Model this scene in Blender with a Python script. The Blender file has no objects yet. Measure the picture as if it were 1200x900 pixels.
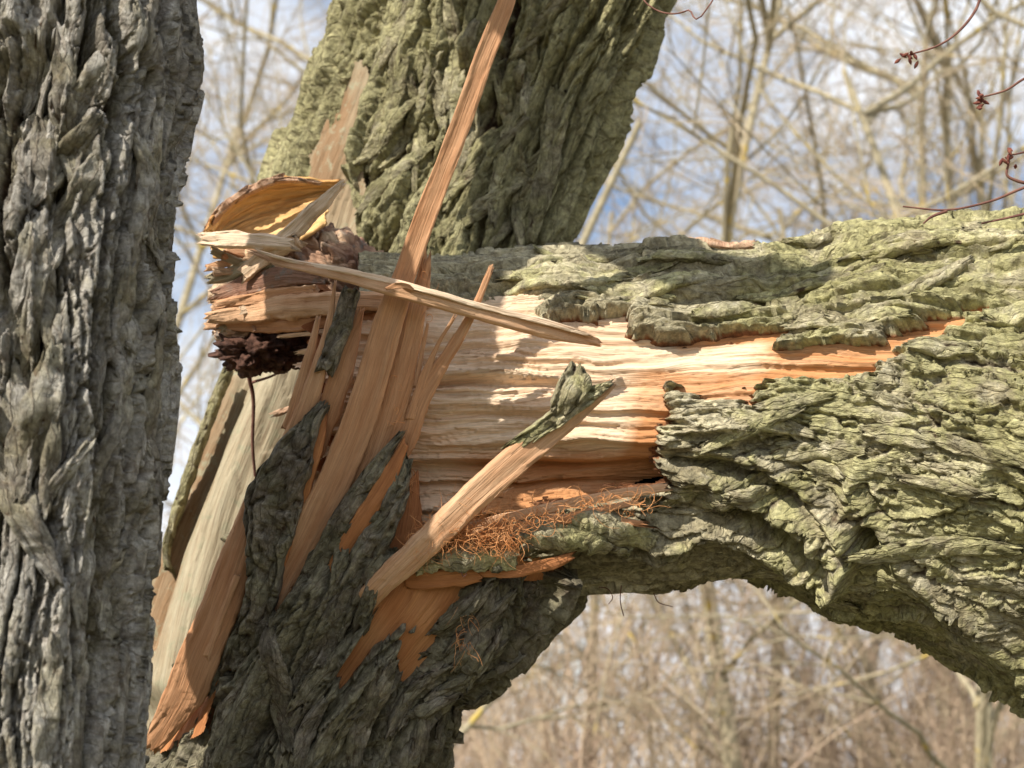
import bpy, math
import numpy as np
from mathutils import Vector, Matrix

# ------------------------------------------------------------------ camera, sky, sun, exposure
R = math.radians
sc = bpy.context.scene
PITCH = R(15.0); CAM = np.array([0.0, 0.0, 1.5]); F = 1200 * 50.0 / 36.0
RIGHT = np.array([1.0, 0, 0]); FWD = np.array([0, math.cos(PITCH), math.sin(PITCH)]); UP = np.array([0, -math.sin(PITCH), math.cos(PITCH)])
cd = bpy.data.cameras.new('camera'); cam = bpy.data.objects.new('camera', cd); sc.collection.objects.link(cam)
cam.location = CAM; cam.rotation_euler = (math.pi / 2 + PITCH, 0, 0)
cd.lens = 50; cd.sensor_width = 36; cd.clip_end = 3000; cd.clip_start = 0.05
cd.dof.use_dof = True; cd.dof.focus_distance = 1.96; cd.dof.aperture_fstop = 5.0
sc.camera = cam
SUN_AZ, SUN_EL = R(-38), R(38)     # azimuth seen from the camera's back: negative = from the left
tosun = np.array([math.sin(SUN_AZ) * math.cos(SUN_EL), -math.cos(SUN_AZ) * math.cos(SUN_EL), math.sin(SUN_EL)])
sd = bpy.data.lights.new('sun', 'SUN'); sun = bpy.data.objects.new('sun', sd); sc.collection.objects.link(sun)
sd.energy = 5.0; sd.angle = R(0.53); sd.color = (1.0, 0.93, 0.82)
sun.rotation_euler = Vector(-tosun).to_track_quat('-Z', 'Y').to_euler()
w = bpy.data.worlds.new('World'); sc.world = w; w.use_nodes = True
nt = w.node_tree; nt.nodes.clear()
def WN(t, **k):
    n = nt.nodes.new(t)
    for a, b in k.items(): setattr(n, a, b)
    return n
out = WN('ShaderNodeOutputWorld'); bg = WN('ShaderNodeBackground'); sky = WN('ShaderNodeTexSky', sky_type='NISHITA', sun_disc=False)
sky.sun_elevation = SUN_EL; sky.sun_rotation = math.atan2(tosun[0], tosun[1])
sky.air_density = 1.0; sky.dust_density = 0.6; sky.ozone_density = 1.5
tc = WN('ShaderNodeTexCoord'); mp = WN('ShaderNodeMapping'); mp.inputs['Scale'].default_value = (1, 1, 2.2)
mp.inputs['Location'].default_value = (0.35, 0.2, 0.1)
cn = WN('ShaderNodeTexNoise'); cn.inputs['Scale'].default_value = 3.0; cn.inputs['Detail'].default_value = 7; cn.inputs['Roughness'].default_value = 0.55
cr = WN('ShaderNodeMapRange', interpolation_type='SMOOTHSTEP'); cr.inputs['From Min'].default_value = 0.29; cr.inputs['From Max'].default_value = 0.60
mx = WN('ShaderNodeMix', data_type='RGBA'); mx.inputs['B'].default_value = (7.2, 7.5, 8.0, 1)
L = nt.links.new
L(tc.outputs['Generated'], mp.inputs['Vector']); L(mp.outputs['Vector'], cn.inputs['Vector']); L(cn.outputs['Fac'], cr.inputs['Value'])
L(cr.outputs['Result'], mx.inputs['Factor']); L(sky.outputs['Color'], mx.inputs['A']); L(mx.outputs['Result'], bg.inputs['Color'])
L(bg.outputs['Background'], out.inputs['Surface']); bg.inputs['Strength'].default_value = 0.105
sc.view_settings.view_transform = 'Standard'; sc.view_settings.look = 'None'; sc.view_settings.exposure = 0.50; sc.view_settings.gamma = 1
sc.cycles.use_denoising = True; sc.cycles.max_bounces = 6; sc.cycles.diffuse_bounces = 4

# ------------------------------------------------------------------ geometry helpers
def P(px, py, d):
    "point at photograph pixel (1200x900) and depth d metres along the view axis"
    px = np.asarray(px, float); py = np.asarray(py, float); d = np.asarray(d, float)
    return CAM + d[..., None] * FWD + ((px - 600) / F * d)[..., None] * RIGHT + ((450 - py) / F * d)[..., None] * UP
def proj(p):
    q = p - CAM; d = q @ FWD
    return 600 + (q @ RIGHT) / d * F, 450 - (q @ UP) / d * F, d
def sstep(a, b, x):
    t = np.clip((x - a) / (b - a), 0, 1); return t * t * (3 - 2 * t)
def _h(ix, iy, seed):
    h = (ix.astype(np.int64) * 374761393 + iy.astype(np.int64) * 668265263 + seed * 974634777) & 0xFFFFFFFF
    h = ((h ^ (h >> 13)) * 1274126177) & 0xFFFFFFFF
    h = ((h ^ (h >> 16)) * 2246822519) & 0xFFFFFFFF
    return (h ^ (h >> 15)) & 0xFFFFFFFF
def hf(ix, iy, seed): return _h(ix, iy, seed) / 4294967295.0
def perlin(x, y, seed=0, per=None):
    x0 = np.floor(x); y0 = np.floor(y); fx = x - x0; fy = y - y0; ix = x0.astype(np.int64); iy = y0.astype(np.int64)
    def g(ax, ay, dx, dy):
        if per: ax = ax % per
        a = hf(ax, ay, seed) * (2 * math.pi); return np.cos(a) * dx + np.sin(a) * dy
    u = fx * fx * fx * (fx * (fx * 6 - 15) + 10); v = fy * fy * fy * (fy * (fy * 6 - 15) + 10)
    a = g(ix, iy, fx, fy); b = g(ix + 1, iy, fx - 1, fy); c = g(ix, iy + 1, fx, fy - 1); d = g(ix + 1, iy + 1, fx - 1, fy - 1)
    return 1.5 * ((a + (b - a) * u) * (1 - v) + (c + (d - c) * u) * v)
def fbm(x, y, seed=0, per=None, octv=4, gain=0.5):
    s = 0; a = 1.0; f = 1
    for o in range(octv):
        s = s + a * perlin(x * f, y * f, seed + 17 * o, per * f if per else None); a *= gain; f *= 2
    return s
def worley(x, y, seed=0, per=None, jit=0.9):
    ix = np.floor(x).astype(np.int64); iy = np.floor(y).astype(np.int64)
    F1 = np.full(x.shape, 9.0); F2 = np.full(x.shape, 9.0); ID = np.zeros(x.shape); ID2 = np.zeros(x.shape); DX = np.zeros(x.shape); DY = np.zeros(x.shape)
    for oy in (-1, 0, 1):
        for ox in (-1, 0, 1):
            cx = ix + ox; cy = iy + oy; hx = cx % per if per else cx
            r1 = hf(hx, cy, seed); r2 = hf(hx, cy, seed + 101)
            dx = cx + 0.5 + jit * (r1 - 0.5) - x; dy = cy + 0.5 + jit * (r2 - 0.5) - y
            d = np.sqrt(dx * dx + dy * dy); c = d < F1
            F2 = np.where(c, F1, np.minimum(F2, d)); F1 = np.where(c, d, F1)
            ID = np.where(c, hf(hx, cy, seed + 202), ID); ID2 = np.where(c, hf(hx, cy, seed + 303), ID2); DX = np.where(c, dx, DX); DY = np.where(c, dy, DY)
    return F1, F2, ID, ID2, DX, DY
def polysdf(px, py, poly):
    "signed distance in pixels, negative inside"
    poly = np.asarray(poly, float); n = len(poly); best = np.full(px.shape, 1e9); ins = np.zeros(px.shape, bool)
    for i in range(n):
        a = poly[i]; b = poly[(i + 1) % n]; e = b - a
        t = np.clip(((px - a[0]) * e[0] + (py - a[1]) * e[1]) / (e @ e + 1e-9), 0, 1)
        best = np.minimum(best, (px - a[0] - t * e[0]) ** 2 + (py - a[1] - t * e[1]) ** 2)
        c = ((a[1] > py) != (b[1] > py)) & (px < (b[0] - a[0]) * (py - a[1]) / (b[1] - a[1] + 1e-12) + a[0]); ins ^= c
    d = np.sqrt(best); return np.where(ins, -d, d)
def stroke(px, py, line, width):
    "soft 0..1 profile across a polyline drawn on the surface"
    line = np.asarray(line, float); best = np.full(px.shape, 1e9)
    for a, b in zip(line[:-1], line[1:]):
        e = b - a; t = np.clip(((px - a[0]) * e[0] + (py - a[1]) * e[1]) / (e @ e + 1e-9), 0, 1)
        best = np.minimum(best, (px - a[0] - t * e[0]) ** 2 + (py - a[1] - t * e[1]) ** 2)
    return np.exp(-best / (width * width))
def crom(vals, t):
    "Catmull-Rom through rows of vals at fractional index t"
    vals = np.asarray(vals, float); n = len(vals); i = np.clip(np.floor(t).astype(int), 0, n - 2); f = (t - i)[:, None]
    g = lambda k: vals[np.clip(k, 0, n - 1)]
    p0, p1, p2, p3 = g(i - 1), g(i), g(i + 1), g(i + 2)
    p0 = np.where((i == 0)[:, None], 2 * p1 - p2, p0); p3 = np.where((i == n - 2)[:, None], 2 * p2 - p1, p3)
    return 0.5 * (2 * p1 + (p2 - p0) * f + (2 * p0 - 5 * p1 + 4 * p2 - p3) * f * f + (3 * p1 - p0 - 3 * p2 + p3) * f ** 3)
def gridquads(nv, nu, wrap=False):
    i = np.arange(nv - 1)[:, None]; j = np.arange(nu if wrap else nu - 1)[None, :]; j2 = (j + 1) % nu
    return np.stack([i * nu + j, i * nu + j2, (i + 1) * nu + j2, (i + 1) * nu + j], -1).reshape(-1, 4)
def mesh(name, V, Q, attrs={}, tris=None, smooth=True):
    V = np.asarray(V, np.float32).reshape(-1, 3); Q = np.asarray(Q, np.int32).reshape(-1, 4)
    used = np.zeros(len(V), bool); used[Q.ravel()] = True
    if tris is not None: tris = np.asarray(tris, np.int32).reshape(-1, 3); used[tris.ravel()] = True
    idx = np.cumsum(used) - 1; V = V[used]; Q = idx[Q]; loops = Q.ravel(); tot = np.full(len(Q), 4)
    if tris is not None and len(tris): loops = np.concatenate([loops, idx[tris].ravel()]); tot = np.concatenate([tot, np.full(len(tris), 3)])
    me = bpy.data.meshes.new(name); me.vertices.add(len(V)); me.vertices.foreach_set('co', V.ravel())
    me.loops.add(len(loops)); me.loops.foreach_set('vertex_index', loops.astype(np.int32))
    me.polygons.add(len(tot)); st = np.concatenate([[0], np.cumsum(tot)[:-1]]).astype(np.int32)
    me.polygons.foreach_set('loop_start', st)
    me.polygons.foreach_set('use_smooth', np.full(len(tot), smooth))
    for k, a in attrs.items():
        a = np.asarray(a, np.float32); a = a.reshape(-1, 3)[used] if a.ndim and a.size == 3 * len(used) else a.reshape(-1)[used]
        if a.ndim == 2: at = me.attributes.new(k, 'FLOAT_VECTOR', 'POINT'); at.data.foreach_set('vector', a.ravel())
        else: at = me.attributes.new(k, 'FLOAT', 'POINT'); at.data.foreach_set('value', a)
    me.update(calc_edges=True); me.validate(); return me
def obj(name, me, mat, parent=None):
    o = bpy.data.objects.new(name, me); sc.collection.objects.link(o)
    if mat is not None:
        if len(me.materials) == 0: me.materials.append(mat)
    if parent is not None: o.parent = parent; o.matrix_parent_inverse = Matrix.Translation(-parent.location)
    return o
def thing(name, label, cat, loc=(0, 0, 0), group=None):
    o = bpy.data.objects.new(name, None); sc.collection.objects.link(o); o.location = loc; o.empty_display_size = 0.1
    o['label'] = label; o['category'] = cat
    if group: o['group'] = group
    return o
def tag(o, label=None, cat=None, group=None, kind=None):
    for k, v in (('label', label), ('category', cat), ('group', group), ('kind', kind)):
        if v: o[k] = v
    return o

def tube(st, dense, dsd=0.0018, dss=0.02, du=0.0018, th=(-25, 205), square=2.0):
    """st: stations (pxT,pyT,pxB,pyB,depth,kd). Returns a dict of the undisplaced surface; theta 0 = T side, 90 deg = towards the camera."""
    rows = []
    for (ax, ay, bx, by, d, kd, *tl) in st:
        tl = tl[0] if tl else 0.0; T = P(ax, ay, d + tl); B = P(bx, by, d - tl); c = (T + B) / 2; b = (T - B) / 2; rows.append(np.concatenate([c, b, [np.linalg.norm(b) * kd]]))
    rows = np.array(rows); tt = np.linspace(0, len(st) - 1, 4000); rr = crom(rows, tt)
    seg = np.linalg.norm(np.diff(rr[:, :3], axis=0), axis=1); dens = np.where((tt[:-1] >= dense[0]) & (tt[:-1] < dense[1]), 1 / dsd, 1 / dss)
    cum = np.concatenate([[0], np.cumsum(seg * dens)]); arc = np.concatenate([[0], np.cumsum(seg)])
    n = int(cum[-1]); s = np.linspace(0, cum[-1], n); ti = np.interp(s, cum, tt); V = np.interp(s, cum, arc); rr = crom(rows, ti)
    rm = np.linalg.norm(crom(rows, np.linspace(dense[0], min(dense[1], len(st) - 1), 20))[:, 3:6], axis=1).mean()
    nd = int(rm * R(th[1] - th[0]) / du); a = np.concatenate([np.linspace(R(th[0]), R(th[1]), nd), np.linspace(R(th[1]), R(th[0] + 360), 40)[1:-1]])
    TH = np.broadcast_to(a[None, :], (n, len(a))); VV = np.broadcast_to(V[:, None], TH.shape)
    cs, sn = np.cos(TH), np.sin(TH)
    if square != 2.0:
        k = (np.abs(cs) ** square + np.abs(sn) ** square) ** (-1 / square); cs, sn = cs * k, sn * k
    Pp = rr[:, None, 0:3] + rr[:, None, 3:6] * cs[..., None] - FWD * (rr[:, 6][:, None] * sn)[..., None]
    gv = np.gradient(Pp, axis=0); gu = np.roll(Pp, -1, 1) - np.roll(Pp, 1, 1); N = np.cross(gv, gu); N /= np.linalg.norm(N, axis=-1, keepdims=True) + 1e-12
    if np.mean(np.sum(N * (Pp - rr[:, None, 0:3]), -1)) < 0: N = -N; flip = True
    else: flip = False
    px, py, dd = proj(Pp)
    return dict(P=Pp, N=N, t=(TH / (2 * math.pi)) % 1.0, TH=TH, V=VV, px=px, py=py, d=dd, r=rm, nv=n, nu=len(a), flip=flip, ti=ti, C=rr[:, 0:3])
def quads_of(S): 
    q = gridquads(S['nv'], S['nu'], True)
    return q if S['flip'] else q[:, ::-1]

def bark(S, seed, n, Lr, furrow=1.0, flake=.5, fine=1.0, warp=1.0, aspect2=1.0, plate=.45, terr=.7):
    "height (about -0.3..1) and per-plate random of a furrowed, flaking bark; n ridges round the girth, plates Lr metres long"
    t, V = S['t'], S['V']; n = int(n) // 2 * 2; pn = lambda k: int(round(n * k))
    N_ = lambda kx, ly, sd: perlin(t * pn(kx), V / ly, seed + sd, pn(kx))
    wx = warp * (.60 * N_(.5, Lr * .9, 1) + .22 * N_(1.5, Lr * .28, 2) + .07 * N_(6, Lr * .05, 20))
    wy = warp * (.45 * N_(1, Lr * .8, 3) + .10 * N_(4, Lr * .12, 4))
    F1, F2, ID, ID2, DX, DY = worley(t * n + wx, V / Lr + wy, seed + 5, n)
    e = F2 - F1; pl = sstep(.0, .16, e)
    f = np.abs(perlin(t * n * .5 + wx * .55, V / (Lr * 1.7) + wy * .5, seed + 6, n // 2)); rid = 1 - np.exp(-f / .11); f2 = np.abs(perlin(t * n + wx * 1.1, V / (Lr * 1.4) + wy, seed + 16, n)); rid2 = 1 - np.exp(-f2 / .11)
    G1, G2, J, J2, EX, EY = worley((t * n + wx) * 2 + .45 * N_(4, Lr * .3, 9), (V / Lr + wy) * 2.6 / aspect2, seed + 7, n * 2)
    sc1 = sstep(0, .10, G2 - G1)
    h = rid * furrow * (.46 + .44 * rid2) + plate * pl * (.15 + .75 * ID + .75 * (DX * (ID2 - .5) + DY * (ID - .3))) - .10 * (1 - pl)
    h = h + flake * (.35 * rid + .65 * pl * rid + .12) * (sc1 * (.10 + .60 * J + .70 * (EX * (J2 - .5) * 1.3 + EY * (J - .35))) - .20)
    gr = fbm(t * pn(5), V / (Lr * .12), seed + 8, pn(5), 4, .62); gr2 = np.abs(perlin(t * pn(7), V / (Lr * .16), seed + 13, pn(7)))
    H1, H2, K, K2, _, HY = worley(t * pn(5) + 1.2 * wx, V / (Lr * .085 * max(1, aspect2)), seed + 15, pn(5))
    h = h + fine * (.060 * gr - .055 * (1 - gr2) ** 3 + .055 * (sstep(0, .15, H2 - H1) * (K + .6 * HY * (K2 - .3)) - .4))
    # bark peels in layers: terrace the height into thin shells with crisp broken edges
    kk = 6.5; z = (h + .05 * N_(3, Lr * .2, 31)) * kk; zi = np.floor(z); fr = z - zi
    h = (1 - terr) * h + terr * (zi + sstep(.0, .30, fr)) / kk + .02 * terr * gr
    lay = hf(zi.astype(np.int64), np.round(ID * 997).astype(np.int64), seed + 77)
    return h - .34, .6 * ID + .4 * lay, rid

def attrs_of(S, h, rnd, moss=None, extra={}):
    gc = np.stack([S['t'] * 2 * math.pi * S['r'], S['V'], h * 0.02], -1)
    a = dict(gc=gc, ht=h, rnd=rnd)
    if moss is not None: a['moss'] = moss
    a.update(extra); return a

# ------------------------------------------------------------------ materials
def newmat(name):
    m = bpy.data.materials.new(name); m.use_nodes = True; t = m.node_tree; b = t.nodes['Principled BSDF']; return m, t, b
class NT:
    def __init__(s, t): s.t = t
    def n(s, ty, **k):
        x = s.t.nodes.new(ty)
        for a, b in k.items(): setattr(x, a, b)
        return x
    def l(s, a, b): s.t.links.new(a, b)
    def attr(s, name): return s.n('ShaderNodeAttribute', attribute_name=name)
    def noise(s, vec, scale, detail=4, rough=.55, sc=None, dist=0):
        if sc is not None:
            m = s.n('ShaderNodeMapping'); m.inputs['Scale'].default_value = sc; s.l(vec, m.inputs['Vector']); vec = m.outputs['Vector']
        x = s.n('ShaderNodeTexNoise'); x.inputs['Scale'].default_value = scale; x.inputs['Detail'].default_value = detail; x.inputs['Roughness'].default_value = rough; x.inputs['Distortion'].default_value = dist
        s.l(vec, x.inputs['Vector']); return x.outputs['Fac']
    def rng(s, v, a, b, lo=0, hi=1, smooth=True):
        x = s.n('ShaderNodeMapRange', interpolation_type='SMOOTHSTEP' if smooth else 'LINEAR')
        for k, q in (('From Min', a), ('From Max', b), ('To Min', lo), ('To Max', hi)): x.inputs[k].default_value = q
        s.l(v, x.inputs['Value']); return x.outputs['Result']
    def mix(s, f, a, b, mode='MIX'):
        x = s.n('ShaderNodeMix', data_type='RGBA', blend_type=mode)
        for q, i in ((f, 'Factor'), (a, 'A'), (b, 'B')):
            if isinstance(q, tuple): x.inputs[i].default_value = q + (1,)
            elif isinstance(q, (int, float)): x.inputs[i].default_value = q
            else: s.l(q, x.inputs[i])
        return x.outputs['Result']
    def math(s, op, a, b=None):
        x = s.n('ShaderNodeMath', operation=op)
        for i, q in enumerate((a, b)):
            if q is None: continue
            if isinstance(q, (int, float)): x.inputs[i].default_value = q
            else: s.l(q, x.inputs[i])
        return x.outputs[0]
def mat_bark(name, ridge, ridge2, furrow, moss, moss_amt=0.5, pale=(0.42, 0.40, 0.35), pale_amt=.3, bump=1.0):
    m, t, b = newmat(name); k = NT(t); pos = k.n('ShaderNodeNewGeometry').outputs['Position']; gc = k.attr('gc').outputs['Vector']
    ht = k.attr('ht').outputs['Fac']; rnd = k.attr('rnd').outputs['Fac']; ms = k.attr('moss').outputs['Fac']; ed = k.attr('edge').outputs['Fac']
    big = k.noise(pos, 7, 5, .6); mid = k.noise(pos, 45, 6, .7); fine = k.noise(gc, 1, 6, .75, sc=(380, 105, 260)); lon = k.noise(gc, 1, 4, .6, sc=(120, 16, 60))
    c = k.mix(k.rng(k.math('ADD', k.math('ADD', big, k.math('MULTIPLY', rnd, .30)), k.math('MULTIPLY', lon, .3)), .58, .92), ridge, ridge2)
    c = k.mix(k.math('MULTIPLY', k.rng(mid, .48, .68), pale_amt), c, pale)
    mo = k.math('MULTIPLY', k.rng(k.math('ADD', k.noise(pos, 16, 6, .72), k.math('MULTIPLY', ms, .35)), .50, .74), moss_amt)
    c = k.mix(mo, c, moss)
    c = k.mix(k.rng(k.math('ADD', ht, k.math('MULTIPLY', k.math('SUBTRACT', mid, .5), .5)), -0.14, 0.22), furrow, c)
    c = k.mix(k.rng(k.math('ADD', ed, k.math('MULTIPLY', k.math('SUBTRACT', mid, .5), .8)), .35, .75), c, (.24, .105, .05))
    def crack(sx, sy, wd):
        mpn = k.n('ShaderNodeMapping'); mpn.inputs['Scale'].default_value = (sx, sy, 40); wv = k.n('ShaderNodeTexNoise'); wv.inputs['Scale'].default_value = 60; wv.inputs['Detail'].default_value = 3
        k.l(gc, wv.inputs['Vector']); va = k.n('ShaderNodeVectorMath', operation='MULTIPLY_ADD'); va.inputs[1].default_value = (.010, .016, 0); k.l(wv.outputs['Color'], va.inputs[0]); k.l(gc, va.inputs[2]); k.l(va.outputs[0], mpn.inputs['Vector'])
        vo = k.n('ShaderNodeTexVoronoi', feature='DISTANCE_TO_EDGE', voronoi_dimensions='2D'); vo.inputs['Scale'].default_value = 1; k.l(mpn.outputs['Vector'], vo.inputs['Vector']); return k.rng(vo.outputs['Distance'], 0, wd)
    ck = k.math('MULTIPLY', crack(62, 17, .10), k.rng(crack(150, 46, .12), 0, 1, .55, 1, False))
    mot = k.math('MULTIPLY', k.rng(k.noise(pos, 75, 6, .75), .33, .67, .58, 1.42, False), k.rng(k.noise(gc, 1, 6, .72, sc=(90, 22, 80)), .3, .7, .74, 1.26, False))
    v = k.math('MULTIPLY', k.rng(fine, .28, .74, .66, 1.32, False), mot)
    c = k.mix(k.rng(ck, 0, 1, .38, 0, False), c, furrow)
    v2 = k.math('MULTIPLY', v, k.rng(rnd, 0, 1, .78, 1.20, False))
    hs = k.n('ShaderNodeHueSaturation'); k.l(v2, hs.inputs['Value']); k.l(c, hs.inputs['Color'])
    k.l(hs.outputs['Color'], b.inputs['Base Color']); b.inputs['Roughness'].default_value = .93; b.inputs['Specular IOR Level'].default_value = .18
    bm = k.n('ShaderNodeBump'); bm.inputs['Strength'].default_value = .8; bm.inputs['Distance'].default_value = .0048 * bump
    hsum = k.math('ADD', k.math('ADD', fine, k.math('MULTIPLY', k.noise(pos, 190, 5, .7), .8)), k.math('MULTIPLY', ck, .8)); k.l(hsum, bm.inputs['Height']); k.l(bm.outputs['Normal'], b.inputs['Normal'])
    return m
def mat_wood(name, pale, mid, dark, tone_w=1.0, line=.5, sat=1.0, stain=None, bump=1.0):
    "attribute gc = (along, across, -) metres; tone 0 pale sapwood .. 1 orange heartwood"
    m, t, b = newmat(name); k = NT(t); pos = k.n('ShaderNodeNewGeometry').outputs['Position']; gc = k.attr('gc').outputs['Vector']; tone = k.attr('tone').outputs['Fac']
    s1 = k.noise(gc, 1, 5, .6, sc=(5, 90, 20), dist=.3); s2 = k.noise(gc, 1, 4, .65, sc=(22, 620, 60)); s3 = k.noise(gc, 1, 3, .5, sc=(9, 260, 30)); bl = k.noise(pos, 16, 4, .6)
    tt = k.math('ADD', k.math('MULTIPLY', tone, tone_w), k.math('ADD', k.math('MULTIPLY', k.math('SUBTRACT', s1, .5), 1.0), k.math('MULTIPLY', k.math('SUBTRACT', bl, .5), .7)))
    c = k.mix(k.rng(tt, 0, .5, smooth=False), pale, mid); c = k.mix(k.rng(tt, .5, 1.05, smooth=False), c, dark)
    c = k.mix(k.math('MULTIPLY', k.rng(s3, .56, .74), line), c, (dark[0] * .55, dark[1] * .5, dark[2] * .5))
    if stain: c = k.mix(k.rng(k.noise(pos, 34, 6, .7), .52, .66), c, stain)
    hs = k.n('ShaderNodeHueSaturation'); hs.inputs['Saturation'].default_value = sat; k.l(k.rng(s2, .25, .75, .74, 1.22, False), hs.inputs['Value']); k.l(c, hs.inputs['Color'])
    k.l(hs.outputs['Color'], b.inputs['Base Color']); b.inputs['Roughness'].default_value = .78; b.inputs['Specular IOR Level'].default_value = .25
    bm = k.n('ShaderNodeBump'); bm.inputs['Strength'].default_value = .8; bm.inputs['Distance'].default_value = .0022 * bump
    k.l(k.math('ADD', k.math('ADD', s2, s3), s1), bm.inputs['Height']); k.l(bm.outputs['Normal'], b.inputs['Normal']); return m
def mat_plain(name, c1, c2, scale=20, rough=.9, c3=None, c3_at=(.58, .66), bump=0):
    m, t, b = newmat(name); k = NT(t); pos = k.n('ShaderNodeTexCoord').outputs['Object']
    c = k.mix(k.rng(k.noise(pos, scale, 5, .65), .35, .65), c1, c2)
    if c3: c = k.mix(k.rng(k.noise(pos, scale * .6, 3, .5), *c3_at), c, c3)
    k.l(c, b.inputs['Base Color']); b.inputs['Roughness'].default_value = rough; b.inputs['Specular IOR Level'].default_value = .2
    if bump:
        bm = k.n('ShaderNodeBump'); bm.inputs['Distance'].default_value = bump; k.l(k.noise(pos, scale * 3, 6, .7), bm.inputs['Height']); k.l(bm.outputs['Normal'], b.inputs['Normal'])
    return m
M = dict(
    trunk=mat_bark('grey_bark', (.235, .210, .172), (.36, .342, .308), (.085, .052, .030), (.185, .160, .062), .45, pale=(.38, .36, .31), pale_amt=.35),
    lean=mat_bark('olive_bark', (.235, .205, .125), (.345, .310, .200), (.070, .043, .027), (.27, .26, .11), .5, pale_amt=.25),
    limb=mat_bark('lichened_bark', (.285, .248, .150), (.425, .382, .255), (.070, .046, .030), (.345, .335, .135), .6, pale=(.52, .49, .39), pale_amt=.40),
    stump=mat_bark('dark_bark', (.160, .130, .095), (.235, .205, .158), (.060, .036, .022), (.175, .170, .090), .5, pale_amt=.2),
    wood=mat_wood('torn_wood', (.75, .585, .42), (.67, .43, .265), (.53, .25, .105)),
    splinter=mat_wood('splinter_wood', (.68, .46, .29), (.55, .31, .17), (.42, .19, .085), line=.35),
    inner=mat_wood('inner_bark', (.50, .24, .10), (.40, .165, .062), (.27, .10, .038), line=.25),
    grey=mat_wood('weathered_wood', (.38, .335, .235), (.30, .235, .150), (.24, .15, .08), line=.5, stain=(.29, .27, .18)),
    rot=mat_wood('decayed_wood', (.66, .50, .34), (.46, .28, .18), (.26, .14, .095), line=.6, stain=(.24, .20, .17), bump=2.2),
    shell=mat_wood('hollow_wood', (.74, .52, .26), (.62, .36, .13), (.42, .20, .07), line=.5),
    crumb=mat_plain('crumbled_rot', (.050, .026, .020), (.13, .065, .045), 60, bump=.004),
    fibre=mat_plain('bark_fibre', (.56, .22, .075), (.70, .36, .16), 40),
    twig=mat_plain('twig_bark', (.12, .055, .045), (.20, .10, .075), 60),
    bud=mat_plain('bud', (.10, .030, .028), (.20, .075, .05), 200),
)

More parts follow.
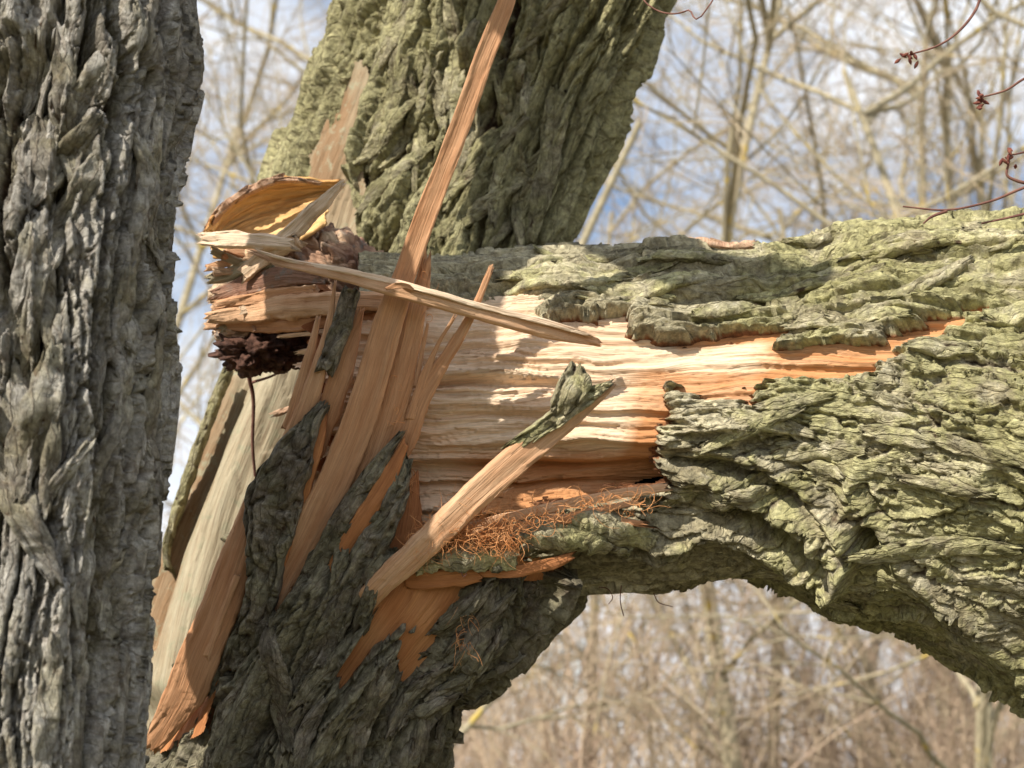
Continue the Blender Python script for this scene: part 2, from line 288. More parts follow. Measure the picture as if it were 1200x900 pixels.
def ribbon(name, st, thick, mat, parent, seed, m=26, tone=.5, rag=.10, e=.55, tip=(0.0, 0.0), relief=.0016, ds=.0022, bark_amp=0.0, tone_var=.0, cup=0.0, kind=None, fa=130., fl=9.):
    """long solid sliver: stations (pxL,pyL,pxR,pyR,depthL,depthR); thick in metres (number or list along)"""
    st = np.array([s if len(s) == 6 else tuple(s) + (s[4],) for s in st], float)
    Lw = P(st[:, 0], st[:, 1], st[:, 4]); Rw = P(st[:, 2], st[:, 3], st[:, 5]); C = (Lw + Rw) / 2
    tt = np.linspace(0, len(st) - 1, 600); cc = crom(C, tt); arc = np.concatenate([[0], np.cumsum(np.linalg.norm(np.diff(cc, axis=0), axis=1))])
    n = max(8, int(arc[-1] / ds)); V = np.linspace(0, arc[-1], n); ti = np.interp(V, arc, tt)
    l = crom(Lw, ti); r = crom(Rw, ti); c = (l + r) / 2; w = (r - l) / 2; tg = np.gradient(c, axis=0); tg /= np.linalg.norm(tg, axis=1, keepdims=True)
    nm = np.cross(w, tg); nm /= np.linalg.norm(nm, axis=1, keepdims=True) + 1e-12
    if np.mean(nm @ FWD) > 0: nm = -nm
    th = np.interp(ti, np.linspace(0, len(st) - 1, np.size(thick)), np.atleast_1d(thick)) if np.size(thick) > 1 else np.full(n, float(thick))
    ph = np.linspace(0, 2 * math.pi, m, endpoint=False); cx = np.sign(np.cos(ph)) * np.abs(np.cos(ph)) ** e; sy = np.sign(np.sin(ph)) * np.abs(np.sin(ph)) ** e
    wl = np.linalg.norm(w, axis=1); X = cx[None, :] * wl[:, None]; VV = np.broadcast_to(V[:, None], X.shape)
    rg = 1 + rag * fbm(V / .035, np.full(n, 3.3), seed, None, 4)[:, None] * (cx[None, :] > 0) + rag * fbm(V / .04, np.full(n, 9.1), seed + 1, None, 4)[:, None] * (cx[None, :] <= 0)
    X = X * rg
    g = relief * (fbm(X * fa, VV * fl, seed + 2, None, 4, .6) + 1.3 * (np.floor(2.2 * perlin(X * fa * .35, VV * 4.5, seed + 3) + .5) / 2))
    ht = np.zeros(X.shape) + .5; rnd = np.full(X.shape, .5)
    if bark_amp:
        xx = X / .017 + .8 * perlin(X / .02, VV / .05, seed + 4); yy = VV / .085 + .4 * perlin(X / .02, VV / .03, seed + 5)
        F1, F2, ID, ID2, DX, DY = worley(xx, yy, seed + 6); ht = sstep(0, .3, F2 - F1) * (.5 + .5 * ID + .6 * DY * (ID2 - .3)) + .26 * fbm(X / .0055, VV / .022, seed + 7, None, 4, .62) - .25 * (1 - np.abs(perlin(X / .012, VV / .09, seed + 8))) ** 4 + .22; rnd = ID
        g = g + bark_amp * (ht - .52)
    Y = sy[None, :] * th[:, None] / 2 + g * np.sign(sy)[None, :]
    Y = Y - cup * (1 - (X / (wl[:, None] + 1e-9)) ** 2) 
    Q = c[:, None] + (w / (wl[:, None] + 1e-9))[:, None] * X[..., None] + nm[:, None] * Y[..., None]
    for end, tl in ((0, tip[0]), (1, tip[1])):
        if tl > 0:
            f = sstep(3 * tl, 0, V if end == 0 else V[-1] - V)[:, None]; s = -1 if end == 0 else 1
            rr = perlin(cx * 4.3 + 11 * end, sy * 1.7 + seed * 1.37, seed + 31) * 1.2 + .6 * perlin(cx * 11, sy * 3 + seed, seed + 32)
            Q = Q + tg[:, None] * (s * tl * rr[None, :] * f)[..., None]
    q = gridquads(n, m, True); v = Q.reshape(-1, 3); v = np.vstack([v, Q[0].mean(0), Q[-1].mean(0)]); j = np.arange(m); k = (j + 1) % m
    t = np.concatenate([np.stack([k, j, np.full(m, n * m)], 1), np.stack([(n - 1) * m + j, (n - 1) * m + k, np.full(m, n * m + 1)], 1)])
    tn = np.clip(np.full(X.shape, tone) + tone_var * (V / V[-1] - .5)[:, None], 0, 1.2)
    ex = lambda a: np.concatenate([a.ravel(), [a[0].mean(), a[-1].mean()]])
    gc = np.stack([ex(VV + seed * .37), ex(X + Y * .7 + seed * .11), ex(Y)], -1)
    if bark_amp: gc = gc[:, [1, 0, 2]]
    me = mesh(name, v, q, dict(gc=gc, tone=ex(tn), ht=ex(ht), rnd=ex(rnd), moss=np.full(len(v), .35)), tris=t)
    o = obj(name, me, mat, parent)
    if kind: o['kind'] = kind
    return o
def sheet(name, lines, thick, mat, parent, seed, nv=110, nu=60, tone=.4, relief=.003, rag=0.004):
    "solid sheet lofted through polylines of (px,py,depth); grain runs along the lines"
    K = [crom(P(*np.array(l, float).T), np.linspace(0, len(l) - 1, nv)) for l in lines]; K = np.array(K)
    G = np.stack([crom(K[:, i], np.linspace(0, len(lines) - 1, nu)) for i in range(nv)], 0)
    gv = np.gradient(G, axis=0); gu = np.gradient(G, axis=1); N = np.cross(gv, gu); N /= np.linalg.norm(N, axis=-1, keepdims=True) + 1e-12
    if np.mean(N @ FWD) > 0: N = -N
    ii, jj = np.meshgrid(np.linspace(0, 1, nv), np.linspace(0, 1, nu), indexing='ij')
    al = np.linalg.norm(gv, axis=-1).mean() * nv; ac = np.linalg.norm(gu, axis=-1).mean() * nu
    h = relief * (fbm(ii * al * 14, jj * ac * 110, seed, None, 4, .6))
    end = rag * 4 * (sstep(.12, 0, ii) * -1 + sstep(.88, 1, ii)) * perlin(jj * 9, jj * 0 + seed, seed + 4)
    ed = rag * 2 * (sstep(.15, 0, jj) * -1) * (fbm(ii * al * 50, ii * 0 + seed, seed + 5) )
    G = G + gv / (np.linalg.norm(gv, axis=-1, keepdims=True) + 1e-9) * end[..., None] + gu / (np.linalg.norm(gu, axis=-1, keepdims=True) + 1e-9) * ed[..., None]
    A = G + N * h[..., None]; B = G - N * (thick * (.5 + .5 * np.minimum(1, 8 * np.minimum(np.minimum(ii, 1 - ii), np.minimum(jj, 1 - jj)))))[..., None]
    q = gridquads(nv, nu); n = nv * nu; per = np.concatenate([np.arange(nu - 1), np.arange(nv - 1) * nu + nu - 1, (nv - 1) * nu + np.arange(nu - 1, 0, -1), np.arange(nv - 1, 0, -1) * nu])
    p2 = np.roll(per, -1); side = np.stack([per, p2, p2 + n, per + n], 1)
    gc = np.stack([np.tile((ii * al + seed).ravel(), 2), np.tile((jj * ac).ravel(), 2), np.zeros(2 * n)], -1)
    tn = np.concatenate([np.full(n, tone), np.full(n, 1.0)])
    return obj(name, mesh(name, np.vstack([A.reshape(-1, 3), B.reshape(-1, 3)]), np.vstack([q, q[:, ::-1] + n, side[:, ::-1]]), dict(gc=gc, tone=tn, ht=np.full(2 * n, .5), rnd=np.full(2 * n, .5)), smooth=True), mat, parent)

# ------------------------------------------------------------------ ground
def ground():
    n = 100; g = np.sinh(np.linspace(-7, 7, n)) / np.sinh(7) * 900; x, y = np.meshgrid(g, g + 3, indexing='ij')
    z = .05 * fbm(x / 1.7, y / 1.7, 3) * np.exp(-(x * x + y * y) / 4000) + .0 * x
    m, t, b = newmat('leaf_litter_and_grass'); k = NT(t); pos = k.n('ShaderNodeTexCoord').outputs['Object']
    c = k.mix(k.rng(k.noise(pos, 1.3, 6, .65), .4, .6), (.075, .095, .03), (.16, .115, .07)); c = k.mix(k.rng(k.noise(pos, 30, 5, .7), .5, .7), c, (.22, .17, .11))
    k.l(c, b.inputs['Base Color']); b.inputs['Roughness'].default_value = .95
    o = obj('ground', mesh('ground', np.stack([x, y, z], -1), gridquads(n, n)[:, ::-1]), m); tag(o, 'grass and leaf litter under the broken willow', kind='structure')
ground()

# ------------------------------------------------------------------ upright trunk on the left
def upright_trunk():
    st = [(70, -2300, -10, -2300, 2.15, 1), (110, -1300, -40, -1300, 2.02, 1), (200, -620, -40, -620, 1.88, 1), (229, -10, -80, -10, 1.765, .95), (210, 180, -110, 180, 1.735, .95), (200, 400, -118, 400, 1.70, .95), (175, 640, -128, 640, 1.665, .95),
          (160, 900, -150, 900, 1.63, .95), (155, 1050, -120, 1050, 1.61, 1), (190, 1700, -200, 1700, 1.55, 1), (300, 2750, -360, 2750, 1.45, 1)]
    S = tube(st, (2.9, 8.0), th=(-15, 120), dsd=.0019, du=.0018)
    t, V, px, py = S['t'], S['V'], S['px'], S['py']
    h, rnd, fu = bark(S, 11, 30, .30, furrow=1.15, flake=.6, fine=.65)
    # narrower ridges on the flank that turns away
    big = fbm(t * 8, V / .3, 55, 8, 3)
    bump = .013 * big
    fold = stroke(px, py, [(150, 20), (185, 70), (178, 100), (150, 150), (140, 210)], 13) * .018 + stroke(px, py, [(120, 30), (135, 75), (120, 140), (110, 260)], 12) * .012 - stroke(px, py, [(165, 60), (168, 100), (150, 140)], 6) * .014
    sh = stroke(px, py, [(198, 130), (205, 320), (228, 410)], 30) * .0
    D = .046 * (h - .3) + bump + fold + sh
    D = D - np.percentile(D, 72); D = np.minimum(D, .010 + .25 * (D - .010))
    ms = .5 + .9 * (1 - sstep(-.1, .3, h)) - .35 * sstep(.3, .6, h)
    Pd = S['P'] + S['N'] * D[..., None]
    tr = thing('upright_trunk', 'upright grey furrowed tree trunk beside the broken stump', 'tree trunk', tuple(S['C'][-1]))
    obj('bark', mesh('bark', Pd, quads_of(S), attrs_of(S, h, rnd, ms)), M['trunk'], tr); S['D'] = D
    return tr, S
T1, S1 = upright_trunk()

# ------------------------------------------------------------------ leaning trunk behind
BARE = [(398, 100), (412, 82), (424, 108), (414, 140), (402, 165), (398, 195), (412, 235), (406, 290), (425, 330), (430, 420), (400, 520), (330, 700), (250, 860), (150, 900), (165, 760), (196, 640), (224, 540), (256, 455), (290, 400), (330, 290), (362, 225), (380, 160)]
def leaning_trunk():
    st = [(760, -1500, 1150, -1400, 2.95, 1), (560, -600, 945, -560, 2.92, 1), (470, -250, 850, -230, 2.90, 1), (398, -20, 785, 0, 2.88, 1), (362, 120, 722, 140, 2.86, .95), (328, 205, 655, 305, 2.83, .95), (268, 420, 575, 480, 2.76, .9), (222, 560, 500, 620, 2.70, .9), (185, 700, 440, 760, 2.62, .9),
          (160, 830, 400, 900, 2.55, .9), (140, 1000, 380, 1060, 2.48, 1), (80, 1700, 370, 1700, 2.3, 1), (-20, 2000, 400, 2000, 2.2, 1)]
    st = [q_[:4] + (q_[4] - .09, q_[5] * .55, .11) for q_ in st]
    S = tube(st, (2.5, 9.3), th=(-12, 192), dsd=.0034, du=.0028, square=2.5)
    t, V, px, py = S['t'], S['V'], S['px'], S['py']
    h, rnd, fu = bark(S, 23, 34, .42, furrow=1.5, flake=.34, fine=.5, plate=.36, warp=.9)
    big = fbm(t * 8, V / .3, 77, 8, 3)
    sd = polysdf(px, py, BARE) + 8 * fbm(t * 70, V / .14, 5, 70, 3)
    D = .048 * (h - .3) + .016 * big - .035 * stroke(px, py, [(528, 66), (538, 78)], 13) + .012 * stroke(px, py, [(505, 65), (520, 45), (550, 50), (560, 75), (545, 95), (515, 92)], 8)
    D = D - np.percentile(D, 78)
    D = D + .018 * stroke(px, py, [(362, 60), (345, 160), (330, 215)], 12)
    D = np.where(sd < 0, -.030, D * sstep(-1, 6, sd) - .018 * (1 - sstep(-1, 6, sd)))
    S['D'] = D; S['sd'] = sd
    lt = thing('leaning_trunk', 'thick leaning willow trunk with olive furrowed bark rising behind the fallen limb', 'tree trunk', tuple(S['C'][-1]))
    q = quads_of(S); keep = (sd.ravel()[q] > -5).any(1)
    ms = .35 + .6 * sstep(.2, .6, h)
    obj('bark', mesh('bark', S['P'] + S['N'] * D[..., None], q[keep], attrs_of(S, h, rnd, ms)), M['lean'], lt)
    g = .010 * (np.floor(3 * perlin(t * 30, V / .5, 61, 30) + .5) / 3) + .004 * fbm(t * 90, V / .25, 62, 90, 3) + .012 * perlin(t * 14, V / .6, 63, 14)
    keep = (sd.ravel()[q] < 14).all(1); lo = sstep(380, 440, py); Dw = -.020 + g + lo * (.055 * stroke(px, py, [(345, 420), (300, 520), (245, 650), (195, 800)], 30) + .022 * stroke(px, py, [(262, 440), (232, 540), (205, 640), (180, 760)], 12) - .02 * stroke(px, py, [(285, 430), (250, 530), (215, 650), (190, 760)], 6))
    gc = np.stack([V, t * 2 * math.pi * S['r'], D], -1); tn = .2 + .35 * (1 - lo) + .75 * np.clip(stroke(px, py, [(262, 430), (235, 540), (205, 660), (190, 760)], 14) + stroke(px, py, [(392, 120), (372, 200), (352, 260)], 16) + .8 * stroke(px, py, [(300, 400), (240, 620), (185, 780)], 1), 0, 1)
    obj('bare_wood', mesh('bare_wood', S['P'] + S['N'] * Dw[..., None], q[keep], dict(gc=gc, tone=tn, ht=g, rnd=t)), M['grey'], lt)
    # bark lips along the wound
    ribbon('bark_lip', [(262, 432, 272, 438, 2.63), (235, 500, 246, 506, 2.60), (206, 585, 217, 590, 2.57), (191, 640, 200, 646, 2.55), (194, 668, 204, 668, 2.54)], .05, M['lean'], lt, 301, bark_amp=.006, rag=.25, tip=(.01, .02))
    return lt, S
T2, S2 = leaning_trunk()

# ------------------------------------------------------------------ fallen limb
TORN = [(300, 345), (440, 347), (520, 350), (590, 347), (630, 350), (628, 366), (700, 366), (735, 362), (742, 388), (775, 397), (800, 394), (850, 385), (905, 376), (932, 372), (920, 385), (902, 397), (915, 404), (985, 402), (1030, 398), (1060, 382), (1100, 365), (1155, 350), (1120, 370), (1080, 395), (1010, 435), (960, 440), (925, 440), (895, 448), (870, 447), (855, 458), (898, 468), (885, 476), (850, 468), (820, 462), (780, 450), (776, 470), (788, 490), (770, 502), (768, 535), (778, 572), (735, 585), (690, 600), (650, 606), (605, 612), (560, 640), (480, 665), (300, 680)]
def fallen_limb():
    st = [(330, 318, 380, 690, 2.28, .95), (430, 308, 470, 695, 2.27, .95), (530, 312, 570, 700, 2.27, .95), (640, 304, 670, 690, 2.26, .95), (760, 304, 770, 688, 2.25, .95), (880, 292, 865, 690, 2.23, .95), (1000, 274, 975, 722, 2.20, .92), (1110, 262, 1080, 765, 2.17, .92), (1210, 252, 1180, 820, 2.14, .92),
          (1330, 240, 1300, 900, 2.12, .95), (1650, 300, 1500, 1150, 2.1, .95), (1900, 700, 1700, 1550, 2.05, .9), (2050, 1400, 1750, 1900, 2.0, .9), (2080, 1900, 1780, 2300, 2.0, .9)]
    S = tube(st, (0.0, 8.6), th=(-16, 196), dsd=.0022, du=.0022)
    t, V, px, py = S['t'], S['V'], S['px'], S['py']
    h1, rnd, fu = bark(S, 37, 50, .46, furrow=1.2, flake=.55, fine=.6, warp=1.0)
    h2, rnd2, fu2 = bark(S, 39, 34, .17, furrow=.65, flake=.85, fine=1.0, warp=1.3, aspect2=.8, plate=.85)
    h2 = .75 * h2 + .12
    wt = sstep(-25, 45, py - (470 - .28 * (px - 780)) + 30 * perlin(px / 60, py / 60, 12)) * sstep(760, 900, px); h = h1 * (1 - wt) + h2 * wt; rnd = np.where(wt > .5, rnd2, rnd)
    big = fbm(t * 10, V / .2, 91, 10, 4)
    sd0 = polysdf(px, py, TORN); front = (S['TH'] > R(-30)) & (S['TH'] < R(215)); sd0 = np.where(front, sd0, 60)
    sd = sd0 + 9 * fbm(t * 130, V / .10, 15, 130, 4, .6) + 3 * perlin(t * 300, V / .015, 18, 300)
    up = sstep(330, 420, py - .25 * (900 - px) * (px > 700))  # plates run smoother along the top of the limb
    D = (.034 - .010 * wt) * (h - .3) + .018 * big * sstep(650, 900, px)
    D = D - np.percentile(D, 65)
    F = [([(775, 560), (820, 556), (870, 575), (930, 605), (990, 648)], 13, .044), ([(770, 622), (830, 612), (880, 622), (930, 650), (975, 672)], 15, .046), ([(775, 520), (830, 525), (900, 545), (960, 590), (1010, 640)], 10, .030), ([(1000, 560), (985, 600), (992, 640), (985, 665)], 13, .022),
         ([(1010, 600), (1040, 640), (1085, 680), (1150, 740), (1210, 800)], 14, .030), ([(780, 480), (840, 500), (880, 498), (920, 476)], 11, .022), ([(640, 330), (720, 325), (800, 335), (880, 330)], 14, .018), ([(660, 360), (740, 372), (800, 390)], 14, .016), ([(960, 395), (1050, 360), (1150, 335)], 10, .012), ([(940, 380), (1010, 345), (1100, 320), (1200, 305)], 10, .010)]
    for l, w_, a in F: D = D + a * stroke(px, py, l, w_)
    for l, w_, a in [([(770, 590), (850, 585), (920, 620), (965, 650)], 7, .030), ([(1018, 625), (1030, 650)], 13, .05), ([(790, 540), (860, 548), (930, 580)], 6, .02), ([(690, 312), (760, 322), (830, 318)], 4, .02), ([(1170, 560), (1200, 590)], 12, .03)]: D = D - a * stroke(px, py, l, w_)
    D = D + .030 * stroke(px, py, [(590, 640), (660, 632), (730, 634), (790, 628)], 17) * (px < 900)
    edge = sstep(-1.5, 5, sd); lip = .004 * np.exp(-((sd - 10) / 12) ** 2)
    D = np.where(sd < -1.5, -.034, np.minimum(D + lip, .004 + .0012 * np.maximum(sd, 0)) * edge - .034 * (1 - edge))
    q = quads_of(S); rag = px - (338 + 70 * sstep(410, 380, py) + 26 * perlin(py / 21, py * 0 + 2.2, 7) + 12 * perlin(py / 6, py * 0 + 5, 8))
    kb = (sd.ravel()[q] > -4).any(1) & (px.ravel()[q] > 420).all(1)
    fl = thing('fallen_limb', 'huge torn willow limb lying across from the stump, lichened bark and exposed wood', 'limb', tuple(S['C'][-1]))
    ms = -.45 + 1.0 * sstep(690, 980, px) * sstep(0, .4, h) + .5 * fbm(px / 90, py / 70, 71)
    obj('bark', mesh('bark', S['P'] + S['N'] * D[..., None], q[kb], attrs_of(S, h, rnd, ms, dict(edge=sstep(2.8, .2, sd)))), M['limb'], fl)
    # torn wood: long fibrous terraces running along the limb
    X, Y = px, py; wob = .5 * perlin(X / 160, Y / 60, 21) * 20 + 8 * perlin(X / 60, Y / 30, 22)
    yy = Y + wob * .55
    ter = perlin(X / 600, yy / 24, 23); st2 = np.floor(ter * 4 + .5) / 4; st2 = st2 + .25 * (perlin(X / 300, yy / 9, 24)); ter3 = np.floor(5 * perlin(X / 260, yy / 11, 29)) / 5
    fine = fbm(X / 55, yy / 3.2, 25, None, 3, .6)
    rec = np.interp(Y, [300, 350, 400, 450, 500, 540, 562, 585, 612, 660], [.014, .016, .024, .022, .028, .042, .066, .056, .030, .03])
    rec = rec * sstep(1170, 880, X) + .016 * (1 - sstep(1170, 880, X)); rough = .6 + .4 * sstep(780, 560, X)
    Dw = -rec + rough * (.018 * st2 + .010 * ter3) + .0019 * fine * rough + .006 * (1 - rough) * perlin(X / 120, Y / 25, 27) + .010 * perlin(X / 130, Y / 55, 28)
    kw = (sd0.ravel()[q] < 9).all(1) & (rag.ravel()[q] > 0).all(1)
    tn = .12 + 1.0 * sstep(522, 556, Y) * sstep(500, 600, X) + .75 * sstep(424, 436, Y + 6 * perlin(X / 40, Y / 20, 33)) * sstep(715, 765, X) + .5 * stroke(X, Y, [(745, 560), (765, 500)], 16) + 1.0 * stroke(X, Y, [(800, 392), (870, 384), (930, 374)], 9) + .85 * sstep(880, 915, X + 14 * perlin(X / 30, Y / 8, 34)) + .45 * sstep(345, 352, Y) * (1 - sstep(352, 362, Y)) * sstep(480, 420, X) + .22 * sstep(560, 440, X)
    gc = np.stack([V, t * 2 * math.pi * S['r'] + wob * .0008, Dw], -1)
    obj('torn_wood', mesh('torn_wood', S['P'] + S['N'] * Dw[..., None], q[kw], dict(gc=gc, tone=tn, ht=fine, rnd=t)), M['wood'], fl)
    # heartwood core closes the broken end
    ci = 26; ring = S['P'][ci]; c = S['C'][ci]; rows = [c + (ring - c) * k for k in (.93, .8, .6, .4, .2, .04)]
    G = np.stack(rows, 0); nr = G.shape[1]; a2 = np.arange(nr) / nr; dx = np.array([.0, .03, .045, .05, .05, .05])
    G = G + np.array([1., 0, 0]) * (dx[:, None] + .03 * perlin(a2[None, :] * 40 + 0 * dx[:, None], np.arange(6)[:, None] * .9 + 0 * a2[None, :], 5))[..., None]
    obj('broken_end', mesh('broken_end', G, gridquads(6, nr, True), dict(gc=np.repeat(np.arange(6)[:, None, None] * .05, nr, 1) * np.ones(3), tone=np.ones((6, nr)))), M['inner'], fl)
    S['D'] = D; S['sd'] = sd
    return fl, S
T3, S3 = fallen_limb()

# ------------------------------------------------------------------ broken stump
STRIP = [[(432, 655), (470, 662), (505, 660), (545, 664), (575, 668), (560, 684), (528, 700), (510, 735), (498, 765), (482, 796), (476, 765), (492, 722), (505, 700), (480, 728), (448, 752), (420, 770), (428, 738), (446, 705), (436, 690)],
         [(318, 668), (342, 672), (330, 700), (304, 742), (272, 796), (276, 765), (296, 715)], [(424, 745), (432, 760), (412, 800), (398, 812), (404, 785)], [(640, 655), (672, 648), (655, 672), (600, 674), (560, 672), (580, 660)], [(250, 640), (300, 600), (310, 608), (268, 700), (238, 800), (222, 850), (172, 872), (186, 820), (215, 745)]]
def broken_stump():
    st = [(-60, 2400, 520, 2400, 2.05, 1), (60, 1500, 470, 1500, 2.12, 1), (125, 1050, 490, 1060, 2.16, .95), (162, 900, 524, 905, 2.18, .95), (198, 800, 556, 812, 2.19, .92), (236, 715, 612, 752, 2.20, .9), (262, 640, 668, 700, 2.21, .88), (288, 560, 700, 640, 2.22, .85)]
    S = tube(st, (2.2, 7.1), th=(-8, 188), dsd=.0022, du=.0020)
    t, V, px, py = S['t'], S['V'], S['px'], S['py']
    h, rnd, fu = bark(S, 53, 26, .42, furrow=1.45, flake=.55, fine=.6)
    big = fbm(t * 8, V / .22, 93, 8, 3); sd = np.full(px.shape, 1e3)
    front = (S['TH'] > R(-10)) & (S['TH'] < R(190))
    for p in STRIP: sd = np.minimum(sd, polysdf(px, py, p))
    sd = np.where(front, sd, 50); sd0 = sd; sd = sd + 9 * fbm(t * 110, V / .16, 16, 110, 4, .6)
    D = .044 * (h - .3) + .010 * big + .020 * stroke(px, py, [(560, 800), (600, 735), (650, 690)], 22) + .018 * stroke(px, py, [(490, 890), (540, 770), (600, 690)], 16) - .02 * stroke(px, py, [(515, 850), (560, 750), (610, 700)], 7)
    D = D - np.percentile(D, 65)
    D = D + .018 * stroke(px, py, [(360, 690), (310, 790), (270, 890)], 14) + .014 * stroke(px, py, [(440, 700), (400, 800), (370, 890)], 15)
    D = D + .03 * stroke(px, py, [(480, 668), (560, 662), (650, 664)], 13)
    ed = sstep(-1.5, 5, sd); D = np.where(sd < -1.5, -.035, D * ed - .035 * (1 - ed))
    topy = np.interp(px, [200, 285, 330, 400, 440, 470, 520, 600, 680, 720], [640, 608, 590, 600, 625, 648, 652, 655, 648, 640]) + 9 * perlin(px / 14, px * 0 + 1.5, 9) + 4 * perlin(px / 5, px * 0 + 1.5, 10)
    q = quads_of(S); ok = (np.where(front, py - topy, py - 600).ravel()[q] > 0).all(1); keep = (sd.ravel()[q] > -4).any(1) & ok
    S['D'] = D; S['sd'] = sd
    bs = thing('broken_stump', 'splintered dark barked stump holding up the torn limb', 'stump', tuple(S['C'][0]))
    ms = .15 + .4 * sstep(.2, .6, h)
    obj('bark', mesh('bark', S['P'] + S['N'] * D[..., None], q[keep], attrs_of(S, h, rnd, ms, dict(edge=sstep(2.8, .2, sd)))), M['stump'], bs)
    g = .004 * (np.floor(3 * perlin(t * 26, V / .4, 161, 26) + .5) / 3) + .002 * fbm(t * 90, V / .2, 162, 90, 3); Dw = -.012 + g
    kw = (sd0.ravel()[q] < 12).all(1) & ok; gc = np.stack([V, t * 2 * math.pi * S['r'], g], -1)
    obj('inner_bark', mesh('inner_bark', S['P'] + S['N'] * Dw[..., None], q[kw], dict(gc=gc, tone=.35 + .4 * perlin(px / 40, py / 60, 3), ht=g, rnd=t)), M['inner'], bs)
    # heartwood inside the shell of bark
    kv, ku = np.arange(0, S['nv'], 6), np.arange(0, S['nu'], 6); sub = lambda a_: a_[np.ix_(kv, ku)]; hp = sub(S['P'] - S['N'] * .05); q2 = gridquads(len(kv), len(ku), True)
    q2 = q2[(np.where(sub(front), sub(py) - sub(topy) - 4, sub(py) - 596).ravel()[q2] > 0).all(1)]; hs = sub(px)
    obj('heartwood', mesh('heartwood', hp, q2 if S['flip'] else q2[:, ::-1], dict(gc=np.stack([sub(V), sub(t) * 1.2, hs * 0], -1), tone=np.full(hs.shape, .9))), M['inner'], bs)
    return bs, S
T4, S4 = broken_stump()

# ------------------------------------------------------------------ loose plates of bark standing off the surface
def plates(S, parent, mat, seed, spots, nrand, box, length=(.05, .14), width=(.009, .018), minsd=14, skip=None):
    rs = np.random.RandomState(seed); front = (S['TH'] > R(12)) & (S['TH'] < R(168)); px, py, V, D = S['px'], S['py'], S['V'], S['D']
    todo = [(x, y, l_, w_) for x, y, l_, w_ in spots]
    for k in range(nrand): todo.append((rs.uniform(box[0], box[2]), rs.uniform(box[1], box[3]), rs.uniform(*length), rs.uniform(*width)))
    for k, (x, y, ln, wd) in enumerate(todo):
        dist = np.where(front, (px - x) ** 2 + (py - y) ** 2, 1e9); iv, iu = np.unravel_index(np.argmin(dist), dist.shape)
        if dist[iv, iu] > 60 or ('sd' in S and S['sd'][iv, iu] < minsd): continue
        st = []; drift = rs.normal() * .22
        for f in (-.5, -.25, 0, .25, .5):
            r_ = int(np.clip(np.searchsorted(V[:, 0], V[iv, 0] + f * ln), 2, S['nv'] - 3)); u_ = int(np.clip(iu + drift * f * ln / .0018, 3, S['nu'] - 45)); wf = (.45, .9, 1, .85, .35)[len(st)] * wd
            c = S['P'][r_, u_] + S['N'][r_, u_] * (np.median(D[max(0, r_ - 4):r_ + 5, max(0, u_ - 5):u_ + 6]) + .003 + .020 * abs(f) ** 2 * rs.uniform(.2, 1.2)); sv = S['P'][r_, u_ + 2] - S['P'][r_, u_ - 2]; sv /= np.linalg.norm(sv) + 1e-9
            a_, b_ = c - sv * wf, c + sv * wf; (ax, ay, ad), (bx, by, bd) = proj(a_), proj(b_); st.append((ax, ay, bx, by, ad, bd))
        ribbon('bark_or_wood_plate', st, [.004, .010, .013, .010, .004], mat, parent, seed * 100 + k, m=22, rag=.22, tip=(.010, .010), bark_amp=.005, ds=.0028, e=.7)
plates(S1, T1, M['trunk'], 71, [(30, 330, .16, .018), (48, 480, .14, .02), (75, 260, .2, .017), (105, 640, .16, .017), (130, 540, .2, .014), (160, 300, .22, .010), (185, 480, .2, .009), (25, 600, .15, .02), (95, 120, .16, .018)], 22, (5, 20, 195, 880), length=(.07, .2))
plates(S2, T2, M['lean'], 72, [], 24, (430, 10, 690, 290), length=(.10, .26), width=(.012, .022))
plates(S3, T3, M['limb'], 73, [(1050, 300, .25, .012), (950, 330, .2, .014), (990, 372, .16, .015), (1120, 290, .3, .012), (760, 345, .2, .016), (880, 500, .14, .014), (930, 470, .1, .010), (850, 575, .2, .016), (1090, 640, .2, .016)], 34, (800, 270, 1190, 720), length=(.04, .13), width=(.008, .017))
plates(S3, T3, M['limb'], 74, [], 10, (650, 305, 900, 350), length=(.10, .2), width=(.010, .016))
plates(S4, T4, M['stump'], 75, [(330, 800, .2, .018), (430, 830, .18, .018), (560, 730, .16, .016), (380, 760, .16, .016)], 18, (230, 700, 560, 890), length=(.08, .2))
plates(S3, T3, M['rot'], 76, [(826, 297, .12, .012), (858, 292, .06, .010)], 0, (0, 0, 1, 1))  # patches of bare grey-pink wood, not bark, made with the plate shape
# unseen limb added above the view to shade the top of the fallen limb
def shade_limb():
    t0 = np.linspace(0, 1, 30); pts = crom(P(np.array([40., 120, 250, 330, 420]), np.array([-900., -770, -700, -690, -800]), np.array([1.92, 1.72, 1.58, 1.56, 1.5])), t0 * 4)
    n = 24; a = np.linspace(0, 2 * math.pi, n, endpoint=False); tg = np.gradient(pts, axis=0); tg /= np.linalg.norm(tg, axis=1, keepdims=True); x = np.cross(tg, [0, 0, 1.]); x /= np.linalg.norm(x, axis=1, keepdims=True); y = np.cross(x, tg)
    A, I = np.meshgrid(a, t0); r = np.interp(t0, [0, 1], [.075, .045])[:, None] * (1 + .10 * fbm(A / (2 * math.pi) * 8, I * 14, 5, 8, 3))
    V = pts[:, None] + (x[:, None] * np.cos(A)[..., None] + y[:, None] * np.sin(A)[..., None]) * r[..., None]; h = r / .07 - .4
    obj('shade_limb', mesh('shade_limb', V, gridquads(30, n, True), dict(gc=np.stack([A * .06, I * .9, h], -1), ht=h, rnd=h, moss=h)), M['trunk'], T1)
shade_limb()

